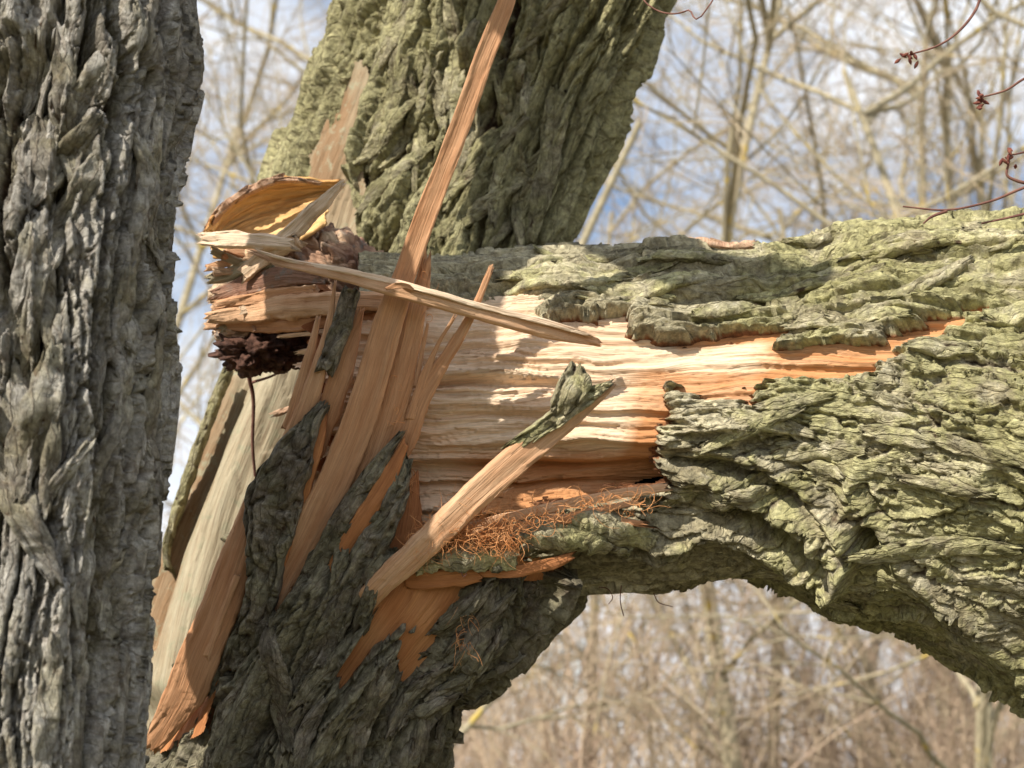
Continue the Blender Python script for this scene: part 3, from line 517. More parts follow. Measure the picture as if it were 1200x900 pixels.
# ------------------------------------------------------------------ splinters and torn strips on the stump
B = T4
def strips():
    W, K, I = M['splinter'], M['stump'], M['inner']
    t = ribbon('tall_splinter', [(262, 812, 272, 818, 2.05), (284, 765, 306, 766, 2.035), (304, 712, 340, 694, 2.015), (326, 660, 372, 640, 2.005), (350, 605, 402, 588, 1.995), (385, 530, 432, 518, 1.985), (413, 455, 452, 458, 1.975), (438, 375, 468, 398, 1.965), (463, 315, 489, 320, 1.955), (488, 245, 513, 252, 1.945), (522, 160, 546, 164, 1.935), (556, 65, 577, 76, 1.925), (584, -2, 604, 2, 1.92), (602, -50, 612, -48, 1.915)],
           [.010, .016, .018, .018, .016, .015, .013, .012, .011, .010, .009, .007], W, B, 401, m=40, tone=.62, rag=.05, tip=(.02, .012), relief=.0012, cup=.003)
    t['label'] = 'tallest upright splinter, a thin orange blade'
    ribbon('splinter', [(497, 302, 504, 304, 1.972), (484, 338, 503, 340, 1.978), (466, 400, 496, 385, 1.984), (446, 465, 486, 440, 1.99), (418, 535, 474, 495, 2.0), (388, 595, 456, 540, 2.01), (352, 655, 420, 606, 2.02), (330, 690, 366, 684, 2.03)], [.006, .012, .016, .02, .02, .014], W, B, 402, m=40, tone=.6, rag=.07, tip=(.018, .02), relief=.0016)
    ribbon('splinter', [(572, 314, 577, 318, 1.96), (556, 350, 564, 354, 1.965), (537, 384, 548, 390, 1.972), (507, 428, 524, 432, 1.982), (482, 468, 504, 472, 1.99), (466, 515, 490, 512, 2.0), (452, 560, 470, 556, 2.01)], [.005, .009, .012, .012, .012], W, B, 403, tone=.62, rag=.14, tip=(.012, .01))
    ribbon('splinter', [(530, 372, 533, 374, 1.97), (508, 408, 513, 410, 1.978), (490, 446, 502, 450, 1.984), (474, 490, 490, 492, 1.992)], .007, W, B, 404, tone=.6, rag=.2, tip=(.01, 0), m=16)
    ribbon('splinter', [(500, 378, 503, 379, 1.985), (492, 412, 497, 414, 1.988), (484, 452, 491, 454, 1.99)], .004, W, B, 424, tone=.5, rag=.25, tip=(.008, 0), m=12)
    # small upright cluster at the left with a bark strip on it
    ribbon('splinter', [(391, 332, 394, 333, 1.985), (381, 380, 390, 382, 1.985), (364, 432, 382, 434, 1.99), (346, 478, 372, 480, 2.0), (328, 520, 360, 522, 2.01)], [.004, .012, .016, .016], W, B, 405, tone=.5, rag=.1, tip=(.012, .01))
    ribbon('splinter', [(370, 372, 375, 374, 1.995), (356, 420, 368, 422, 2.0), (340, 470, 356, 474, 2.005), (330, 500, 344, 504, 2.01)], .01, W, B, 406, tone=.55, rag=.15, tip=(.012, .01), m=18)
    ribbon('splinter', [(420, 362, 426, 366, 2.0), (402, 400, 420, 408, 2.0), (386, 440, 412, 446, 2.0), (370, 480, 396, 492, 2.01), (356, 530, 378, 536, 2.02)], [.006, .014, .016, .014], W, B, 407, tone=.75, rag=.12, tip=(.01, .01))
    ribbon('bark_strip', [(402, 338, 422, 344, 1.985), (391, 372, 413, 380, 1.982), (379, 404, 402, 410, 1.982), (370, 432, 392, 436, 1.985)], .02, K, B, 408, bark_amp=.008, rag=.12, tip=(.006, .012), m=34)
    # bark slab and strips on the left shoulder
    ribbon('bark_slab', [(372, 478, 386, 476, 2.0), (346, 500, 374, 505, 1.985), (316, 532, 366, 545, 1.98), (288, 582, 352, 598, 1.985), (290, 640, 336, 655, 1.99), (288, 700, 322, 715, 2.0), (262, 770, 300, 790, 2.02)], [.02, .035, .045, .045, .04, .03], K, B, 409, bark_amp=.013, rag=.10, tip=(.012, .02), m=70, ds=.002)
    ribbon('torn_strip', [(376, 486, 384, 490, 1.995), (364, 515, 380, 520, 1.99), (354, 550, 370, 556, 1.99), (342, 596, 356, 600, 1.995), (322, 660, 334, 664, 2.0)], .012, I, B, 410, tone=.5, rag=.15, tip=(.012, .01), m=20)
    ribbon('torn_strip', [(284, 592, 308, 598, 2.03), (262, 640, 300, 646, 2.02), (238, 700, 282, 712, 2.015), (210, 765, 258, 775, 2.02), (188, 820, 238, 822, 2.03), (168, 872, 190, 878, 2.045)], [.01, .02, .022, .022, .02, .01], W, B, 411, m=44, tone=.72, rag=.07, tip=(.018, .012))
    ribbon('splinter', [(274, 674, 282, 676, 2.0), (256, 720, 264, 724, 2.005), (238, 768, 246, 772, 2.01)], .006, W, B, 412, tone=.5, rag=.15, tip=(.01, .01), m=14)
    ribbon('bark_strip', [(466, 507, 473, 509, 1.975), (430, 546, 450, 552, 1.972), (396, 592, 420, 604, 1.975), (370, 640, 396, 648, 1.985), (346, 680, 366, 686, 1.995)], .016, K, B, 413, bark_amp=.007, rag=.12, tip=(.01, .01), m=34)
    ribbon('torn_strip', [(472, 514, 479, 524, 1.972), (446, 556, 464, 566, 1.968), (414, 606, 434, 616, 1.972), (384, 650, 404, 658, 1.985), (346, 682, 362, 690, 2.0)], .012, I, B, 414, tone=.45, rag=.16, tip=(.01, .015), m=24)
    ribbon('bark_strip', [(474, 532, 482, 545, 1.98), (446, 590, 476, 592, 1.972), (414, 640, 450, 650, 1.975), (384, 700, 420, 708, 1.98), (350, 775, 385, 790, 1.995), (330, 830, 355, 840, 2.02)], [.015, .025, .032, .03, .02], K, B, 415, bark_amp=.011, rag=.12, tip=(.012, .02), m=56)
    ribbon('bark_strip', [(440, 648, 462, 650, 1.97), (426, 690, 446, 692, 1.966), (412, 735, 432, 738, 1.975)], .02, K, B, 416, bark_amp=.008, rag=.16, tip=(.012, .014), m=34)
    ribbon('torn_strip', [(462, 566, 492, 566, 2.04), (456, 600, 494, 604, 2.03), (440, 640, 490, 650, 2.02), (420, 690, 470, 695, 2.02)], .02, I, B, 417, tone=.6, rag=.12, tip=(.02, .0), m=30)
    # diagonal splinter leaning to the right, with bark on its back
    d = ribbon('slanting_splinter', [(405, 712, 428, 722, 1.985), (428, 684, 462, 690, 1.96), (478, 634, 512, 648, 1.94), (538, 575, 566, 596, 1.932), (596, 522, 624, 545, 1.928), (648, 482, 672, 503, 1.925), (690, 456, 706, 470, 1.923), (712, 446, 719, 454, 1.922)], [.012, .02, .024, .026, .026, .022, .014, .006], W, B, 418, m=44, tone=.42, rag=.07, tip=(.03, .01), relief=.002)
    ribbon('bark_crust', [(592, 522, 600, 532, 1.924), (618, 501, 632, 515, 1.918), (648, 478, 664, 494, 1.912), (690, 454, 702, 466, 1.910), (714, 446, 718, 452, 1.910)], [.008, .016, .02, .016, .008], M['limb'], d, 419, bark_amp=.008, rag=.18, tip=(.015, .006), m=34)
    ribbon('bark_crust', [(668, 428, 684, 432, 1.917), (655, 446, 692, 450, 1.910), (646, 468, 686, 466, 1.907), (643, 486, 670, 480, 1.910)], [.014, .034, .036, .02], M['limb'], d, 420, bark_amp=.010, rag=.14, tip=(.006, .006), m=50, ds=.0016)
    # pale torn fibres fanning out of the hinge
    for i, (st, tn) in enumerate([([(498, 646, 506, 652, 1.985), (556, 612, 562, 622, 1.98), (640, 590, 644, 602, 1.985), (706, 576, 710, 588, 1.99), (776, 566, 780, 576, 2.0)], .25), ([(520, 640, 526, 646, 1.98), (590, 604, 594, 611, 1.98), (650, 598, 652, 604, 1.985)], .2), ([(546, 630, 552, 636, 1.975), (600, 614, 604, 622, 1.975), (680, 598, 684, 606, 1.985), (742, 586, 744, 592, 1.995)], .5),
                                  ([(510, 622, 514, 626, 1.985), (552, 594, 556, 599, 1.99), (585, 576, 588, 579, 2.0)], .4), ([(430, 668, 446, 676, 1.985), (470, 650, 480, 660, 1.98), (505, 640, 512, 648, 1.98)], .45), ([(620, 610, 626, 618, 1.978), (690, 604, 694, 612, 1.982), (750, 610, 754, 618, 1.985)], .75), ([(480, 655, 484, 659, 1.975), (525, 618, 528, 621, 1.972), (553, 598, 555, 600, 1.97)], .25)]):
        ribbon('torn_fibre_strip', st, .006, W, B, 430 + i, tone=tn + .1, rag=.2, tip=(.012, .02), m=16)
    # lichened lip of bark along the top of the hinge
    for i, st in enumerate([[(482, 655, 486, 670, 1.985), (520, 645, 522, 662, 1.972), (560, 644, 562, 660, 1.972), (606, 646, 606, 660, 1.985)], [(600, 611, 604, 634, 1.99), (640, 611, 640, 636, 1.985), (690, 617, 688, 642, 1.995), (745, 634, 738, 650, 2.03)], [(664, 603, 668, 614, 2.0), (712, 609, 710, 622, 1.995), (770, 628, 764, 640, 2.03)]]):
        st = [q_[:4] + (q_[4] + .012, q_[4] - .022) for q_ in st]
        ribbon('bark_lip', st, [.015, .035, .035, .02], M['limb'], B, 440 + i, bark_amp=.008, rag=.3, tip=(.006, .004), m=50, ds=.0018, e=.7)
    for i, st in enumerate([[(560, 668, 566, 676, 1.975), (600, 664, 604, 676, 1.972), (640, 654, 645, 668, 1.975), (668, 648, 672, 656, 1.98)], [(472, 665, 480, 690, 1.985), (520, 664, 524, 690, 1.975), (560, 664, 562, 682, 1.975)]]):
        ribbon('torn_strip', st, .01, I, B, 450 + i, tone=.5, rag=.2, tip=(.01, .01), m=24)
strips()
def fibre_mesh(name, lines, rads, sides=4):
    V = []; Q = []; G = []; o = 0; ang = np.arange(sides) * 2 * math.pi / sides
    for p, r in zip(lines, rads):
        p = np.asarray(p); n = len(p); tg = np.gradient(p, axis=0); tg /= np.linalg.norm(tg, axis=1, keepdims=True) + 1e-12
        ref = np.array([.31, .17, .93]) if abs(tg[0][2]) < .8 else np.array([.9, .3, .1]); a = np.cross(tg, ref); a /= np.linalg.norm(a, axis=1, keepdims=True) + 1e-12; b = np.cross(tg, a)
        ring = p[:, None] + (a[:, None] * np.cos(ang)[None, :, None] + b[:, None] * np.sin(ang)[None, :, None]) * np.broadcast_to(np.asarray(r), (n,))[:, None, None]
        V.append(ring.reshape(-1, 3)); Q.append(gridquads(n, sides, True) + o); o += n * sides
    return mesh(name, np.vstack(V), np.vstack(Q))
def fibres():
    rs = np.random.RandomState(5); L_ = []; Rr = []
    def add(px, py, d, n, ln, spread, droop=0):
        for i in range(n):
            p = P(px + rs.uniform(-1, 1) * spread[0], py + rs.uniform(-1, 1) * spread[1], d + rs.uniform(-.02, .02)); v = rs.normal(size=3) * np.array([1, .5, .8]); v /= np.linalg.norm(v); k = rs.uniform(.4, 1.) * ln; pts = [p]; cur = rs.normal(size=3) * .34
            for j in range(11): v = v + np.cross(cur, v) * .55 + rs.normal(size=3) * .10 + np.array([0, 0, -droop]); v /= np.linalg.norm(v); pts.append(pts[-1] + v * k / 11)
            L_.append(pts); Rr.append(np.linspace(1, .4, 12) * rs.uniform(.00028, .00065))
    for (x, y, n, sx, sy) in [(520, 625, 70, 22, 12), (560, 632, 90, 34, 12), (595, 625, 50, 14, 16), (545, 600, 40, 24, 12), (500, 640, 30, 14, 8), (720, 592, 26, 50, 8), (640, 606, 20, 24, 6)]: add(x, y, 1.95, int(n * 2.6), .055, (sx, sy))
    add(478, 560, 2.0, 14, .05, (5, 22)); add(500, 345, 1.965, 10, .03, (3, 26)); add(470, 470, 1.97, 8, .03, (10, 40)); add(490, 640, 2.01, 10, .05, (6, 20))
    o = obj('torn_fibres', fibre_mesh('torn_fibres', L_, Rr, 3), M['fibre'], B); o['kind'] = 'stuff'
    L_.clear(); Rr.clear(); add(545, 735, 1.985, 30, .05, (10, 30), .3); o = obj('torn_fibres', fibre_mesh('torn_fibres', L_, Rr, 3), M['fibre'], B); o['kind'] = 'stuff'
    # dangling root-like threads under the limb
    for pts in ([(545, 655), (540, 665), (543, 676), (547, 672)], [(702, 688), (712, 690), (718, 700), (713, 708)], [(728, 686), (727, 705), (731, 722)], [(766, 695), (772, 706), (788, 711)], [(598, 750), (612, 752), (618, 745)]):
        a = np.array(pts, float); q = crom(a, np.linspace(0, len(a) - 1, 14)); obj('dangling_thread', fibre_mesh('dangling_thread', [P(q[:, 0], q[:, 1], np.full(14, 1.955 if pts[0][0] == 545 else 2.12))], [.0008]), M['twig'], T3 if pts[0][0] > 650 else B)
fibres()
# the loose splinter lying across
def cross_splinter():
    r = thing('wood_splinter', 'long pale loose splinter lying crosswise over the tall upright splinter', 'splinter', tuple(P(298., 298., 1.9)))
    ribbon('shaft', [(299, 295, 300, 298, 2.02), (330, 302, 330, 312, 2.0), (400, 315, 398, 329, 1.955), (470, 331, 468, 350, 1.93), (560, 357, 556, 374, 1.955), (640, 377, 636, 396, 1.985), (690, 392, 688, 404, 2.01), (702, 400, 701, 405, 2.02)], [.004, .012, .018, .02, .018, .016, .01, .004], M['splinter'], r, 501, m=34, tone=.32, rag=.06, tip=(.02, .01))
    ribbon('split_edge', [(306, 294, 307, 297, 2.0), (345, 304, 345, 309, 1.985), (410, 315, 409, 322, 1.942), (480, 331, 479, 338, 1.922), (560, 354, 558, 361, 1.945), (640, 374, 638, 381, 1.975), (690, 390, 689, 394, 2.0)], .008, M['wood'], r, 502, m=20, tone=.1, rag=.2, tip=(.015, .015))
    ribbon('curled_shaving', [(452, 337, 453, 340, 1.913), (464, 331, 465, 338, 1.906), (476, 332, 477, 338, 1.908), (484, 338, 484, 341, 1.916)], .004, M['splinter'], r, 503, m=14, tone=.7, rag=.2, tip=(.004, .003))
cross_splinter()

# ------------------------------------------------------------------ rotten broken end of the limb
def rotten_end():
    Z = .22
    st = [(246, 352, 256, 392, 2.13, 1.2), (280, 316, 286, 398, 2.12, 1.1), (320, 288, 326, 402, 2.12, 1.0), (362, 262, 366, 404, 2.13, .95), (405, 276, 408, 402, 2.15, .95), (450, 300, 450, 400, 2.2, 1.0), (500, 308, 500, 390, 2.25, 1.0)]
    st = [q_[:4] + (q_[4] + (Z, Z, Z, Z, Z * .8, Z * .5, Z * .3)[i_],) + q_[5:] for i_, q_ in enumerate(st)]
    S = tube(st, (0, 6.1), th=(-30, 210), dsd=.0024, du=.0022); t, V, px, py = S['t'], S['V'], S['px'], S['py']
    x = t * 18; F1, F2, ID, ID2, DX, DY = worley(x + .5 * perlin(t * 20, V / .03, 3, 20), V / .05 + .5 * perlin(t * 14, V / .04, 4, 14), 61, 18)
    h = sstep(0, .25, F2 - F1) * (.3 + .7 * ID + DY * (ID2 - .3)) + .3 * fbm(t * 50, V / .02, 62, 50, 4, .6)
    D = .018 * (h - .5) + .012 * fbm(t * 10, V / .06, 63, 10, 3); q = quads_of(S); rag = px - (252 + 16 * perlin(py / 12, py * 0 + 2.2, 71) + 7 * perlin(py / 4, py * 0 + 5, 72))
    tn = .5 + .5 * fbm(px / 40, py / 18, 73) - .5 * sstep(345, 290, px) + .35 * sstep(400, 440, px)
    obj('decayed_stub', mesh('decayed_stub', S['P'] + S['N'] * D[..., None], q[(rag.ravel()[q] > 0).all(1)], dict(gc=np.stack([V, t * .8, D], -1), tone=np.clip(tn, 0, 1.1), ht=h, rnd=ID)), M['rot'], T3)
    sh = sheet('hollow_shell', [[(x_, y_, d_ + Z) for x_, y_, d_ in l_] for l_ in [[(243, 272, 2.04), (258, 246, 2.06), (290, 222, 2.08), (330, 210, 2.09), (398, 214, 2.09)], [(244, 277, 2.06), (264, 254, 2.09), (297, 234, 2.11), (335, 224, 2.12), (396, 220, 2.11)], [(246, 284, 2.07), (272, 268, 2.10), (307, 252, 2.12), (342, 242, 2.12), (388, 230, 2.11)], [(250, 292, 2.05), (282, 284, 2.07), (318, 274, 2.08), (350, 262, 2.08), (382, 246, 2.08)], [(252, 300, 2.0), (288, 300, 2.01), (322, 292, 2.01), (352, 280, 2.02), (380, 262, 2.04)]]], .010, M['shell'], T3, 601, tone=.3, relief=.006, nv=110, nu=64)
    for i, st in enumerate([[(238, 272, 242, 280, 1.985), (256, 243, 262, 250, 1.972), (288, 219, 292, 226, 1.97)], [(270, 232, 276, 238, 1.975), (300, 214, 304, 222, 1.972), (330, 204, 333, 212, 1.98)], [(318, 210, 320, 214, 1.975), (345, 208, 346, 214, 1.98), (372, 212, 372, 217, 1.99)]]):
        st = [q_[:4] + (q_[4] + Z + .09,) for q_ in st]
        ribbon('bark_rim', st, .014, M['rot'], sh, 610 + i, bark_amp=.007, rag=.3, tip=(.012, .01), m=26, ds=.0016)
    G, W2, Rr = M['grey'], M['wood'], M['rot']
    for nm, st, th, mt, tn in [('pale_strip', [(240, 273, 240, 288, 1.955), (270, 270, 270, 290, 1.95), (310, 274, 310, 292, 1.955), (345, 280, 346, 294, 1.97)], .016, W2, .05), ('pale_strip', [(300, 296, 312, 306, 1.965), (330, 270, 344, 286, 1.965), (362, 240, 374, 256, 1.98), (398, 213, 402, 218, 2.0)], .014, W2, 0), ('pale_strip', [(282, 312, 290, 330, 1.965), (310, 290, 322, 306, 1.96), (345, 272, 356, 290, 1.97)], .012, W2, .2),
                               ('wood_layer', [(247, 366, 248, 378, 1.985), (300, 352, 300, 378, 1.975), (360, 344, 360, 372, 1.985), (430, 342, 430, 366, 2.02), (500, 346, 500, 362, 2.05)], .03, M['splinter'], .35), ('wood_layer', [(250, 340, 252, 352, 1.99), (290, 322, 292, 346, 1.98), (340, 312, 342, 336, 1.985), (380, 318, 380, 334, 2.01)], .02, Rr, .9), ('wood_layer', [(246, 322, 248, 332, 1.995), (280, 308, 283, 326, 1.985), (318, 300, 320, 318, 1.985)], .016, G, .15),
                               ('wood_layer', [(256, 352, 257, 362, 1.98), (310, 340, 311, 356, 1.968), (370, 334, 371, 350, 1.985)], .016, M['splinter'], .6), ('wood_layer', [(258, 376, 260, 388, 2.0), (310, 374, 310, 390, 1.99), (370, 370, 370, 386, 2.0), (440, 366, 440, 380, 2.04)], .02, M['splinter'], .8), ('wood_layer', [(330, 392, 331, 396, 2.0), (400, 384, 400, 392, 2.01), (460, 384, 460, 394, 2.03)], .01, W2, .3), ('wood_layer', [(352, 410, 354, 416, 2.02), (410, 402, 410, 412, 2.03), (470, 405, 470, 418, 2.05)], .012, W2, .3), ('wood_layer', [(370, 448, 372, 458, 2.04), (420, 438, 420, 452, 2.04), (470, 438, 470, 450, 2.06)], .014, W2, .45),
                               ('wood_layer', [(320, 482, 324, 488, 2.04), (345, 474, 346, 482, 2.03), (380, 468, 380, 478, 2.04), (420, 466, 420, 480, 2.06)], .012, Rr, .4)]:
        st = [q_[:4] + (q_[4] + Z * float(np.interp(q_[0], [300, 420], [1, .25])),) for q_ in st]
        ribbon(nm, st, th, mt, T3, 620 + len(T3.children), m=30, tone=tn, rag=.22, tip=(.016, .01), relief=.003)
    rs = np.random.RandomState(3)
    for i in range(26):   # crumbling flakes round the broken rim
        x = rs.uniform(262, 320); y = rs.uniform(285, 400); a = rs.uniform(-.5, .5); l_ = rs.uniform(10, 30); w_ = rs.uniform(3, 7); d = rs.uniform(1.97, 2.03) + Z
        c, s_ = math.cos(a), math.sin(a)
        ribbon('flake', [(x - c * l_ - s_ * w_, y + s_ * l_ - c * w_, x - c * l_ + s_ * w_, y + s_ * l_ + c * w_, d - .01), (x - s_ * w_, y - c * w_, x + s_ * w_, y + c * w_, d), (x + c * l_ - s_ * w_, y - s_ * l_ - c * w_, x + c * l_ + s_ * w_, y - s_ * l_ + c * w_, d + .02)], .005, (G, W2, Rr, M['splinter'])[i % 4], T3, 700 + i, m=14, tone=rs.uniform(0, .9), rag=.3, tip=(.008, .004), ds=.003)
    def lump(name, cx, cy, d, rx, ry, rz, mat, seed, amp, tone=.3):
        n, m_ = 60, 84; a, b = np.meshgrid(np.linspace(0.02, math.pi - .02, n), np.linspace(0, 2 * math.pi, m_, endpoint=False), indexing='ij'); u = b / (2 * math.pi)
        sx, sy_, sz = np.cos(a), np.sin(a) * np.cos(b), np.sin(a) * np.sin(b)
        F1, F2, ID, _, _, _ = worley(sx * 3 + sy_ * .8, sz * 3 + sy_ * .6, seed); r = 1 + amp * (.35 * sstep(0, .3, F2 - F1) * (.3 + ID) - .2 + .45 * fbm(sx * 2.2 + sy_, sz * 2.2 - sy_, seed + 1, None, 5, .62))
        o3 = np.stack([np.cos(a) * rx, np.sin(a) * np.cos(b) * rz, np.sin(a) * np.sin(b) * ry], -1) * r[..., None]
        W_ = P(np.float64(cx), np.float64(cy), np.float64(d)) + o3[..., :1] * RIGHT + o3[..., 1:2] * FWD + o3[..., 2:] * UP
        obj(name, mesh(name, W_, gridquads(n, m_, True), dict(gc=o3, tone=np.full(u.shape, tone), ht=ID, rnd=ID)), mat, T3)
    lump('rotten_lump', 302, 412, 2.26, .062, .036, .07, M['crumb'], 81, .5)
    lump('rotten_lump', 286, 390, 2.27, .048, .028, .06, M['rot'], 82, .25, .35); lump('rotten_lump', 340, 408, 2.28, .055, .034, .06, M['crumb'], 83, .5)
rotten_end()

# ------------------------------------------------------------------ twigs hanging into view from an overhanging branch
def twigs():
    br = thing('overhanging_branch', 'thin overhanging branch whose budded reddish twigs droop above the limb', 'branch', tuple(P(860., -520., 2.9)))
    def line(pts, n=30):
        a = np.array(pts, float); q = crom(a, np.linspace(0, len(a) - 1, n)); return P(q[:, 0], q[:, 1], q[:, 2])
    obj('stem', fibre_mesh('stem', [line([(850, -480, 2.85), (1000, -330, 2.5), (1200, -200, 2.2), (1330, -40, 2.02), (1370, 120, 1.96), (1360, 260, 1.93), (1330, 380, 1.9)], 40)], [np.linspace(.018, .004, 40)], 8), M['twig'], br)
    rs = np.random.RandomState(8)
    TW = [[(700, -190, 2.6), (738, -40, 2.05), (752, -4, 2.0), (766, 10, 1.99), (785, 16, 1.98), (806, 12, 1.98), (840, -8, 1.98), (1000, -330, 2.5)], [(1260, -150, 2.12), (1165, -30, 1.98), (1142, 14, 1.95), (1122, 38, 1.94), (1098, 54, 1.93), (1066, 64, 1.93)], [(1368, 60, 1.97), (1260, 70, 1.95), (1205, 90, 1.93), (1178, 106, 1.93), (1146, 115, 1.93)], [(1366, 150, 1.95), (1250, 165, 1.94), (1210, 176, 1.93), (1184, 182, 1.93)], [(1365, 190, 1.95), (1260, 200, 1.94), (1200, 220, 1.93), (1160, 236, 1.94), (1110, 246, 1.95), (1058, 242, 1.96)], [(1205, 215, 1.93), (1192, 212, 1.93), (1180, 205, 1.93), (1182, 190, 1.93), (1178, 184, 1.93)], [(1240, 240, 1.93), (1195, 252, 1.94), (1150, 262, 1.96)], [(1110, 247, 1.95), (1092, 254, 1.955), (1082, 262, 1.96)]]
    for i, p in enumerate(TW):
        tw = obj('twig', fibre_mesh('twig', [line(p, 40)], [np.linspace(.0026, .0011, 40) if i not in (0,) else np.full(40, .0012)], 6), M['twig'], br)
        ends = {1: (1066, 65), 2: (1148, 115), 3: (1184, 183), 4: None}.get(i)
        if ends:
            for k in range(9):
                c = P(ends[0] + rs.normal() * 4.5, ends[1] + 2 + rs.normal() * 4.0, 1.93 + rs.normal() * .004); a = rs.normal(size=3); a /= np.linalg.norm(a); nn = np.linspace(0, 1, 6)
                obj('bud', fibre_mesh('bud', [c + a * ((nn - .5) * .012)[:, None]], [.0025 * np.sin(math.pi * (nn * .92 + .04))], 6), M['bud'], tw)
twigs()
def dry_twig():
    q = crom(np.array([(292, 442, 2.36), (297, 470, 2.38), (296, 520, 2.40), (299, 558, 2.42)]), np.linspace(0, 3, 20)); q2 = crom(np.array([(296, 448, 2.36), (320, 440, 2.34), (348, 424, 2.32)]), np.linspace(0, 2, 14))
    obj('dry_twig', fibre_mesh('dry_twig', [P(q[:, 0], q[:, 1], q[:, 2]), P(q2[:, 0], q2[:, 1], q2[:, 2])], [np.linspace(.004, .0025, 20), np.linspace(.0025, .0015, 14)], 6), M['limbs'] if 'limbs' in M else M['twig'], T2)
dry_twig()

# ------------------------------------------------------------------ bare trees and shrubs beyond
M['limbs'] = mat_plain('lichened_branch', (.26, .225, .15), (.40, .35, .24), 9, c3=(.50, .37, .09), c3_at=(.60, .68))
M['twigs'] = mat_plain('fine_twigs', (.38, .29, .20), (.52, .43, .30), 1.5)
M['pink'] = mat_plain('shrub_stems', (.46, .34, .26), (.58, .47, .33), 1.2)
def grow(rs, trunk_h, r0, spread, nl, nb, nt_, lean, droop):
    trunk, limbs, tw, twr = [], [], [], []
    def path(p, v, ln, n, wander, grav):
        pts = [np.array(p)]; v = np.array(v) / np.linalg.norm(v)
        for i in range(n): v = v + rs.normal(size=3) * wander + np.array([0, 0, grav]); v /= np.linalg.norm(v); pts.append(pts[-1] + v * ln / n)
        return np.array(pts)
    T = path((0, 0, -.1), (lean, rs.normal() * .1, 1), trunk_h, 9, .07, .02); trunk.append((T, np.linspace(r0, r0 * .35, 10)))
    for i in range(nl):
        k = rs.uniform(.12, 1.0) * 8.9; j = int(k); p = T[j] + (T[j + 1] - T[j]) * (k - j); a = rs.uniform(0, 6.28); v = (math.cos(a) * spread, math.sin(a) * spread, rs.uniform(.2, .9)); ln = trunk_h * rs.uniform(.35, .75)
        Lm = path(p, v, ln, 8, .13, .05); rl = r0 * rs.uniform(.22, .45); limbs.append((Lm, np.linspace(rl, rl * .25, 9)))
        for b in range(nb):
            k2 = rs.uniform(.15, 1) * 7.9; j2 = int(k2); p2 = Lm[j2] + (Lm[j2 + 1] - Lm[j2]) * (k2 - j2); v2 = (Lm[j2 + 1] - Lm[j2]) / np.linalg.norm(Lm[j2 + 1] - Lm[j2]) + rs.normal(size=3) * .65; Bp = path(p2, v2, ln * rs.uniform(.25, .6), 6, .15, .02 - droop); rb = rl * rs.uniform(.22, .4); limbs.append((Bp, np.linspace(rb, .004, 7)))
            for t_ in range(nt_):
                k3 = rs.uniform(.1, 1) * 5.9; j3 = int(k3); p3 = Bp[j3] + (Bp[j3 + 1] - Bp[j3]) * (k3 - j3); v3 = (Bp[j3 + 1] - Bp[j3]) / np.linalg.norm(Bp[j3 + 1] - Bp[j3]) + rs.normal(size=3) * .7; q = path(p3, v3, rs.uniform(.3, 1.1), 4, .16, -droop * 1.5); tw.append(q); twr.append(np.linspace(.0048, .0018, 5))
                if rs.rand() < .7: q2 = path(q[2], v3 + rs.normal(size=3) * .6, rs.uniform(.2, .6), 3, .16, -droop); tw.append(q2); twr.append(np.linspace(.003, .0015, 4))
    return trunk, limbs, tw, twr
def protos():
    out_ = []
    for i, (h, r0, sp, nl, nb, nt_, lean, dr) in enumerate([(7.5, .075, .8, 13, 6, 9, .25, .04), (6.0, .06, .9, 12, 6, 9, -.3, .09), (8.5, .085, .7, 14, 6, 9, .12, .02)]):
        rs = np.random.RandomState(40 + i); tr, li, tw, twr = grow(rs, h, r0, sp, nl, nb, nt_, lean, dr)
        out_.append((fibre_mesh('trunk', [a for a, _ in tr], [b for _, b in tr], 10), fibre_mesh('limbs', [a for a, _ in li], [b for _, b in li], 6), fibre_mesh('twigs', tw, twr, 3)))
    sh = []
    for i in range(3):
        rs = np.random.RandomState(60 + i); st = []; sr = []; tw = []; twr = []
        for k in range(34):
            a = rs.uniform(0, 6.28); p = np.array([rs.normal() * .3, rs.normal() * .3, -.05]); v = np.array([math.cos(a) * rs.uniform(.1, .6), math.sin(a) * rs.uniform(.1, .6), 1.]); v /= np.linalg.norm(v); pts = [p]; ln = rs.uniform(1.8, 4.2)
            for j in range(8): v = v + rs.normal(size=3) * .07; v /= np.linalg.norm(v); pts.append(pts[-1] + v * ln / 8)
            pts = np.array(pts); st.append(pts); sr.append(np.linspace(rs.uniform(.008, .018), .004, 9))
            for m_ in range(16):
                j = rs.randint(2, 8); v3 = (pts[j + 1] - pts[j]) / np.linalg.norm(pts[j + 1] - pts[j]) + rs.normal(size=3) * .6; v3 /= np.linalg.norm(v3); q = [pts[j]]; l3 = rs.uniform(.3, 1.1)
                for z in range(4): v3 = v3 + rs.normal(size=3) * .12; v3 /= np.linalg.norm(v3); q.append(q[-1] + v3 * l3 / 4)
                tw.append(q); twr.append(np.linspace(.0045, .002, 5))
        sh.append((fibre_mesh('stems', st, sr, 5), fibre_mesh('twigs', tw, twr, 3)))
    return out_, sh
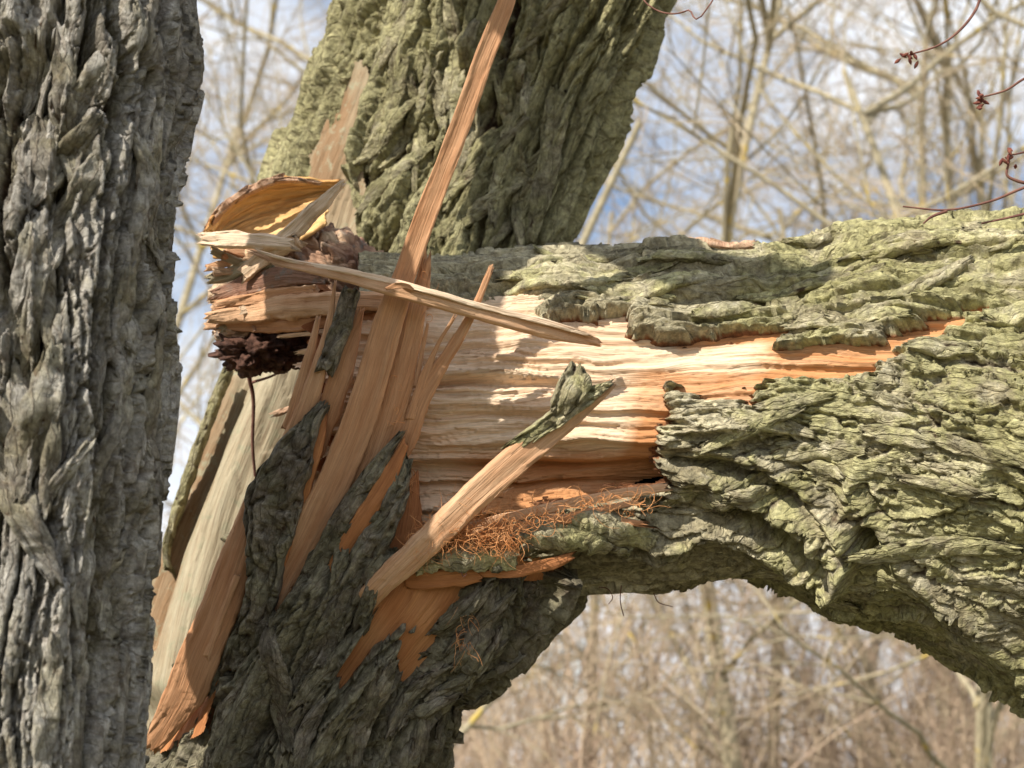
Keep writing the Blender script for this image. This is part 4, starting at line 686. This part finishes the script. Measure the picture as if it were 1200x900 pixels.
def backdrop():
    tp, sp = protos(); rs = np.random.RandomState(12)
    for i, (x, y, k, a, s_) in enumerate([(3.9, 8.2, 0, .3, .9), (-.9, 9.4, 1, 1.9, 1), (1.9, 11.5, 2, 2.6, 1), (4.9, 12.5, 0, 4.0, 1.1), (-3.2, 11.5, 1, 5.2, 1), (3.1, 15, 1, 3.1, 1.2), (-1.2, 15.5, 2, 1.1, 1.1), (.9, 19, 0, 5.6, 1.2), (5.6, 18, 1, 2.9, 1.3), (-4.5, 19, 2, 3.5, 1.3), (2.9, 9.6, 2, 5.0, .8), (4.4, 14.5, 2, 1.0, 1.1), (-2.2, 12.5, 0, 2.0, 1.0), (6.2, 15, 0, 3.9, 1.2), (3.4, 12.2, 1, 4.6, 1.0), (2.2, 14.0, 0, .9, 1.0)]):
        tr = thing('bare_tree', 'bare spring tree with yellow lichened branches standing beyond the broken willow', 'tree', (x, y, 0), 'bare trees beyond the broken willow')
        tr.rotation_euler = (0, 0, a); tr.scale = (s_, s_, s_)
        for nm, me, mt, kd in (('trunk', tp[k][0], M['limbs'], None), ('limbs', tp[k][1], M['limbs'], None), ('twigs', tp[k][2], M['twigs'], 'stuff')):
            o = bpy.data.objects.new(nm, me); sc.collection.objects.link(o); o.parent = tr
            if not me.materials: me.materials.append(mt)
            if kd: o['kind'] = kd
    for i in range(17):
        y = rs.uniform(10, 20); x = rs.uniform(-.08, .42) * y + rs.normal() * .3; k = i % 3
        tr = thing('bare_shrub', 'leafless tan stemmed shrub in the thicket under the arching limb', 'shrub', (x, y, 0), 'leafless shrubs of the thicket'); s_ = rs.uniform(.8, 1.25); tr.rotation_euler = (0, 0, rs.uniform(0, 6.28)); tr.scale = (s_, s_, s_)
        for nm, me in (('stems', sp[k][0]), ('twigs', sp[k][1])):
            o = bpy.data.objects.new(nm, me); sc.collection.objects.link(o); o.parent = tr; o['kind'] = 'stuff'
            if not me.materials: me.materials.append(M['pink'])
    # far wood: one mass of thin stems
    L_ = []; Rr = []
    for i in range(2100):
        y = rs.uniform(24, 46); x = rs.uniform(-.55, .55) * y; h = rs.uniform(1.5, 5.5) * (1 + .25 * math.sin(x * .5)); v = np.array([rs.normal() * .25, rs.normal() * .2, 1.]); p0 = np.array([x, y, rs.uniform(0, 2.0)]); b = rs.normal(size=3) * .35; tt = np.linspace(0, 1, 5)[:, None]
        L_.append(p0 + v * h * tt * .6 + b * h * .3 * tt * tt); Rr.append(np.linspace(rs.uniform(.008, .026), .005, 5))
    o = obj('far_wood', fibre_mesh('far_wood', L_, Rr, 3), M['pink']); tag(o, 'far leafless wood reading as a tan mass of thin stems', 'wood', kind='stuff')
backdrop()
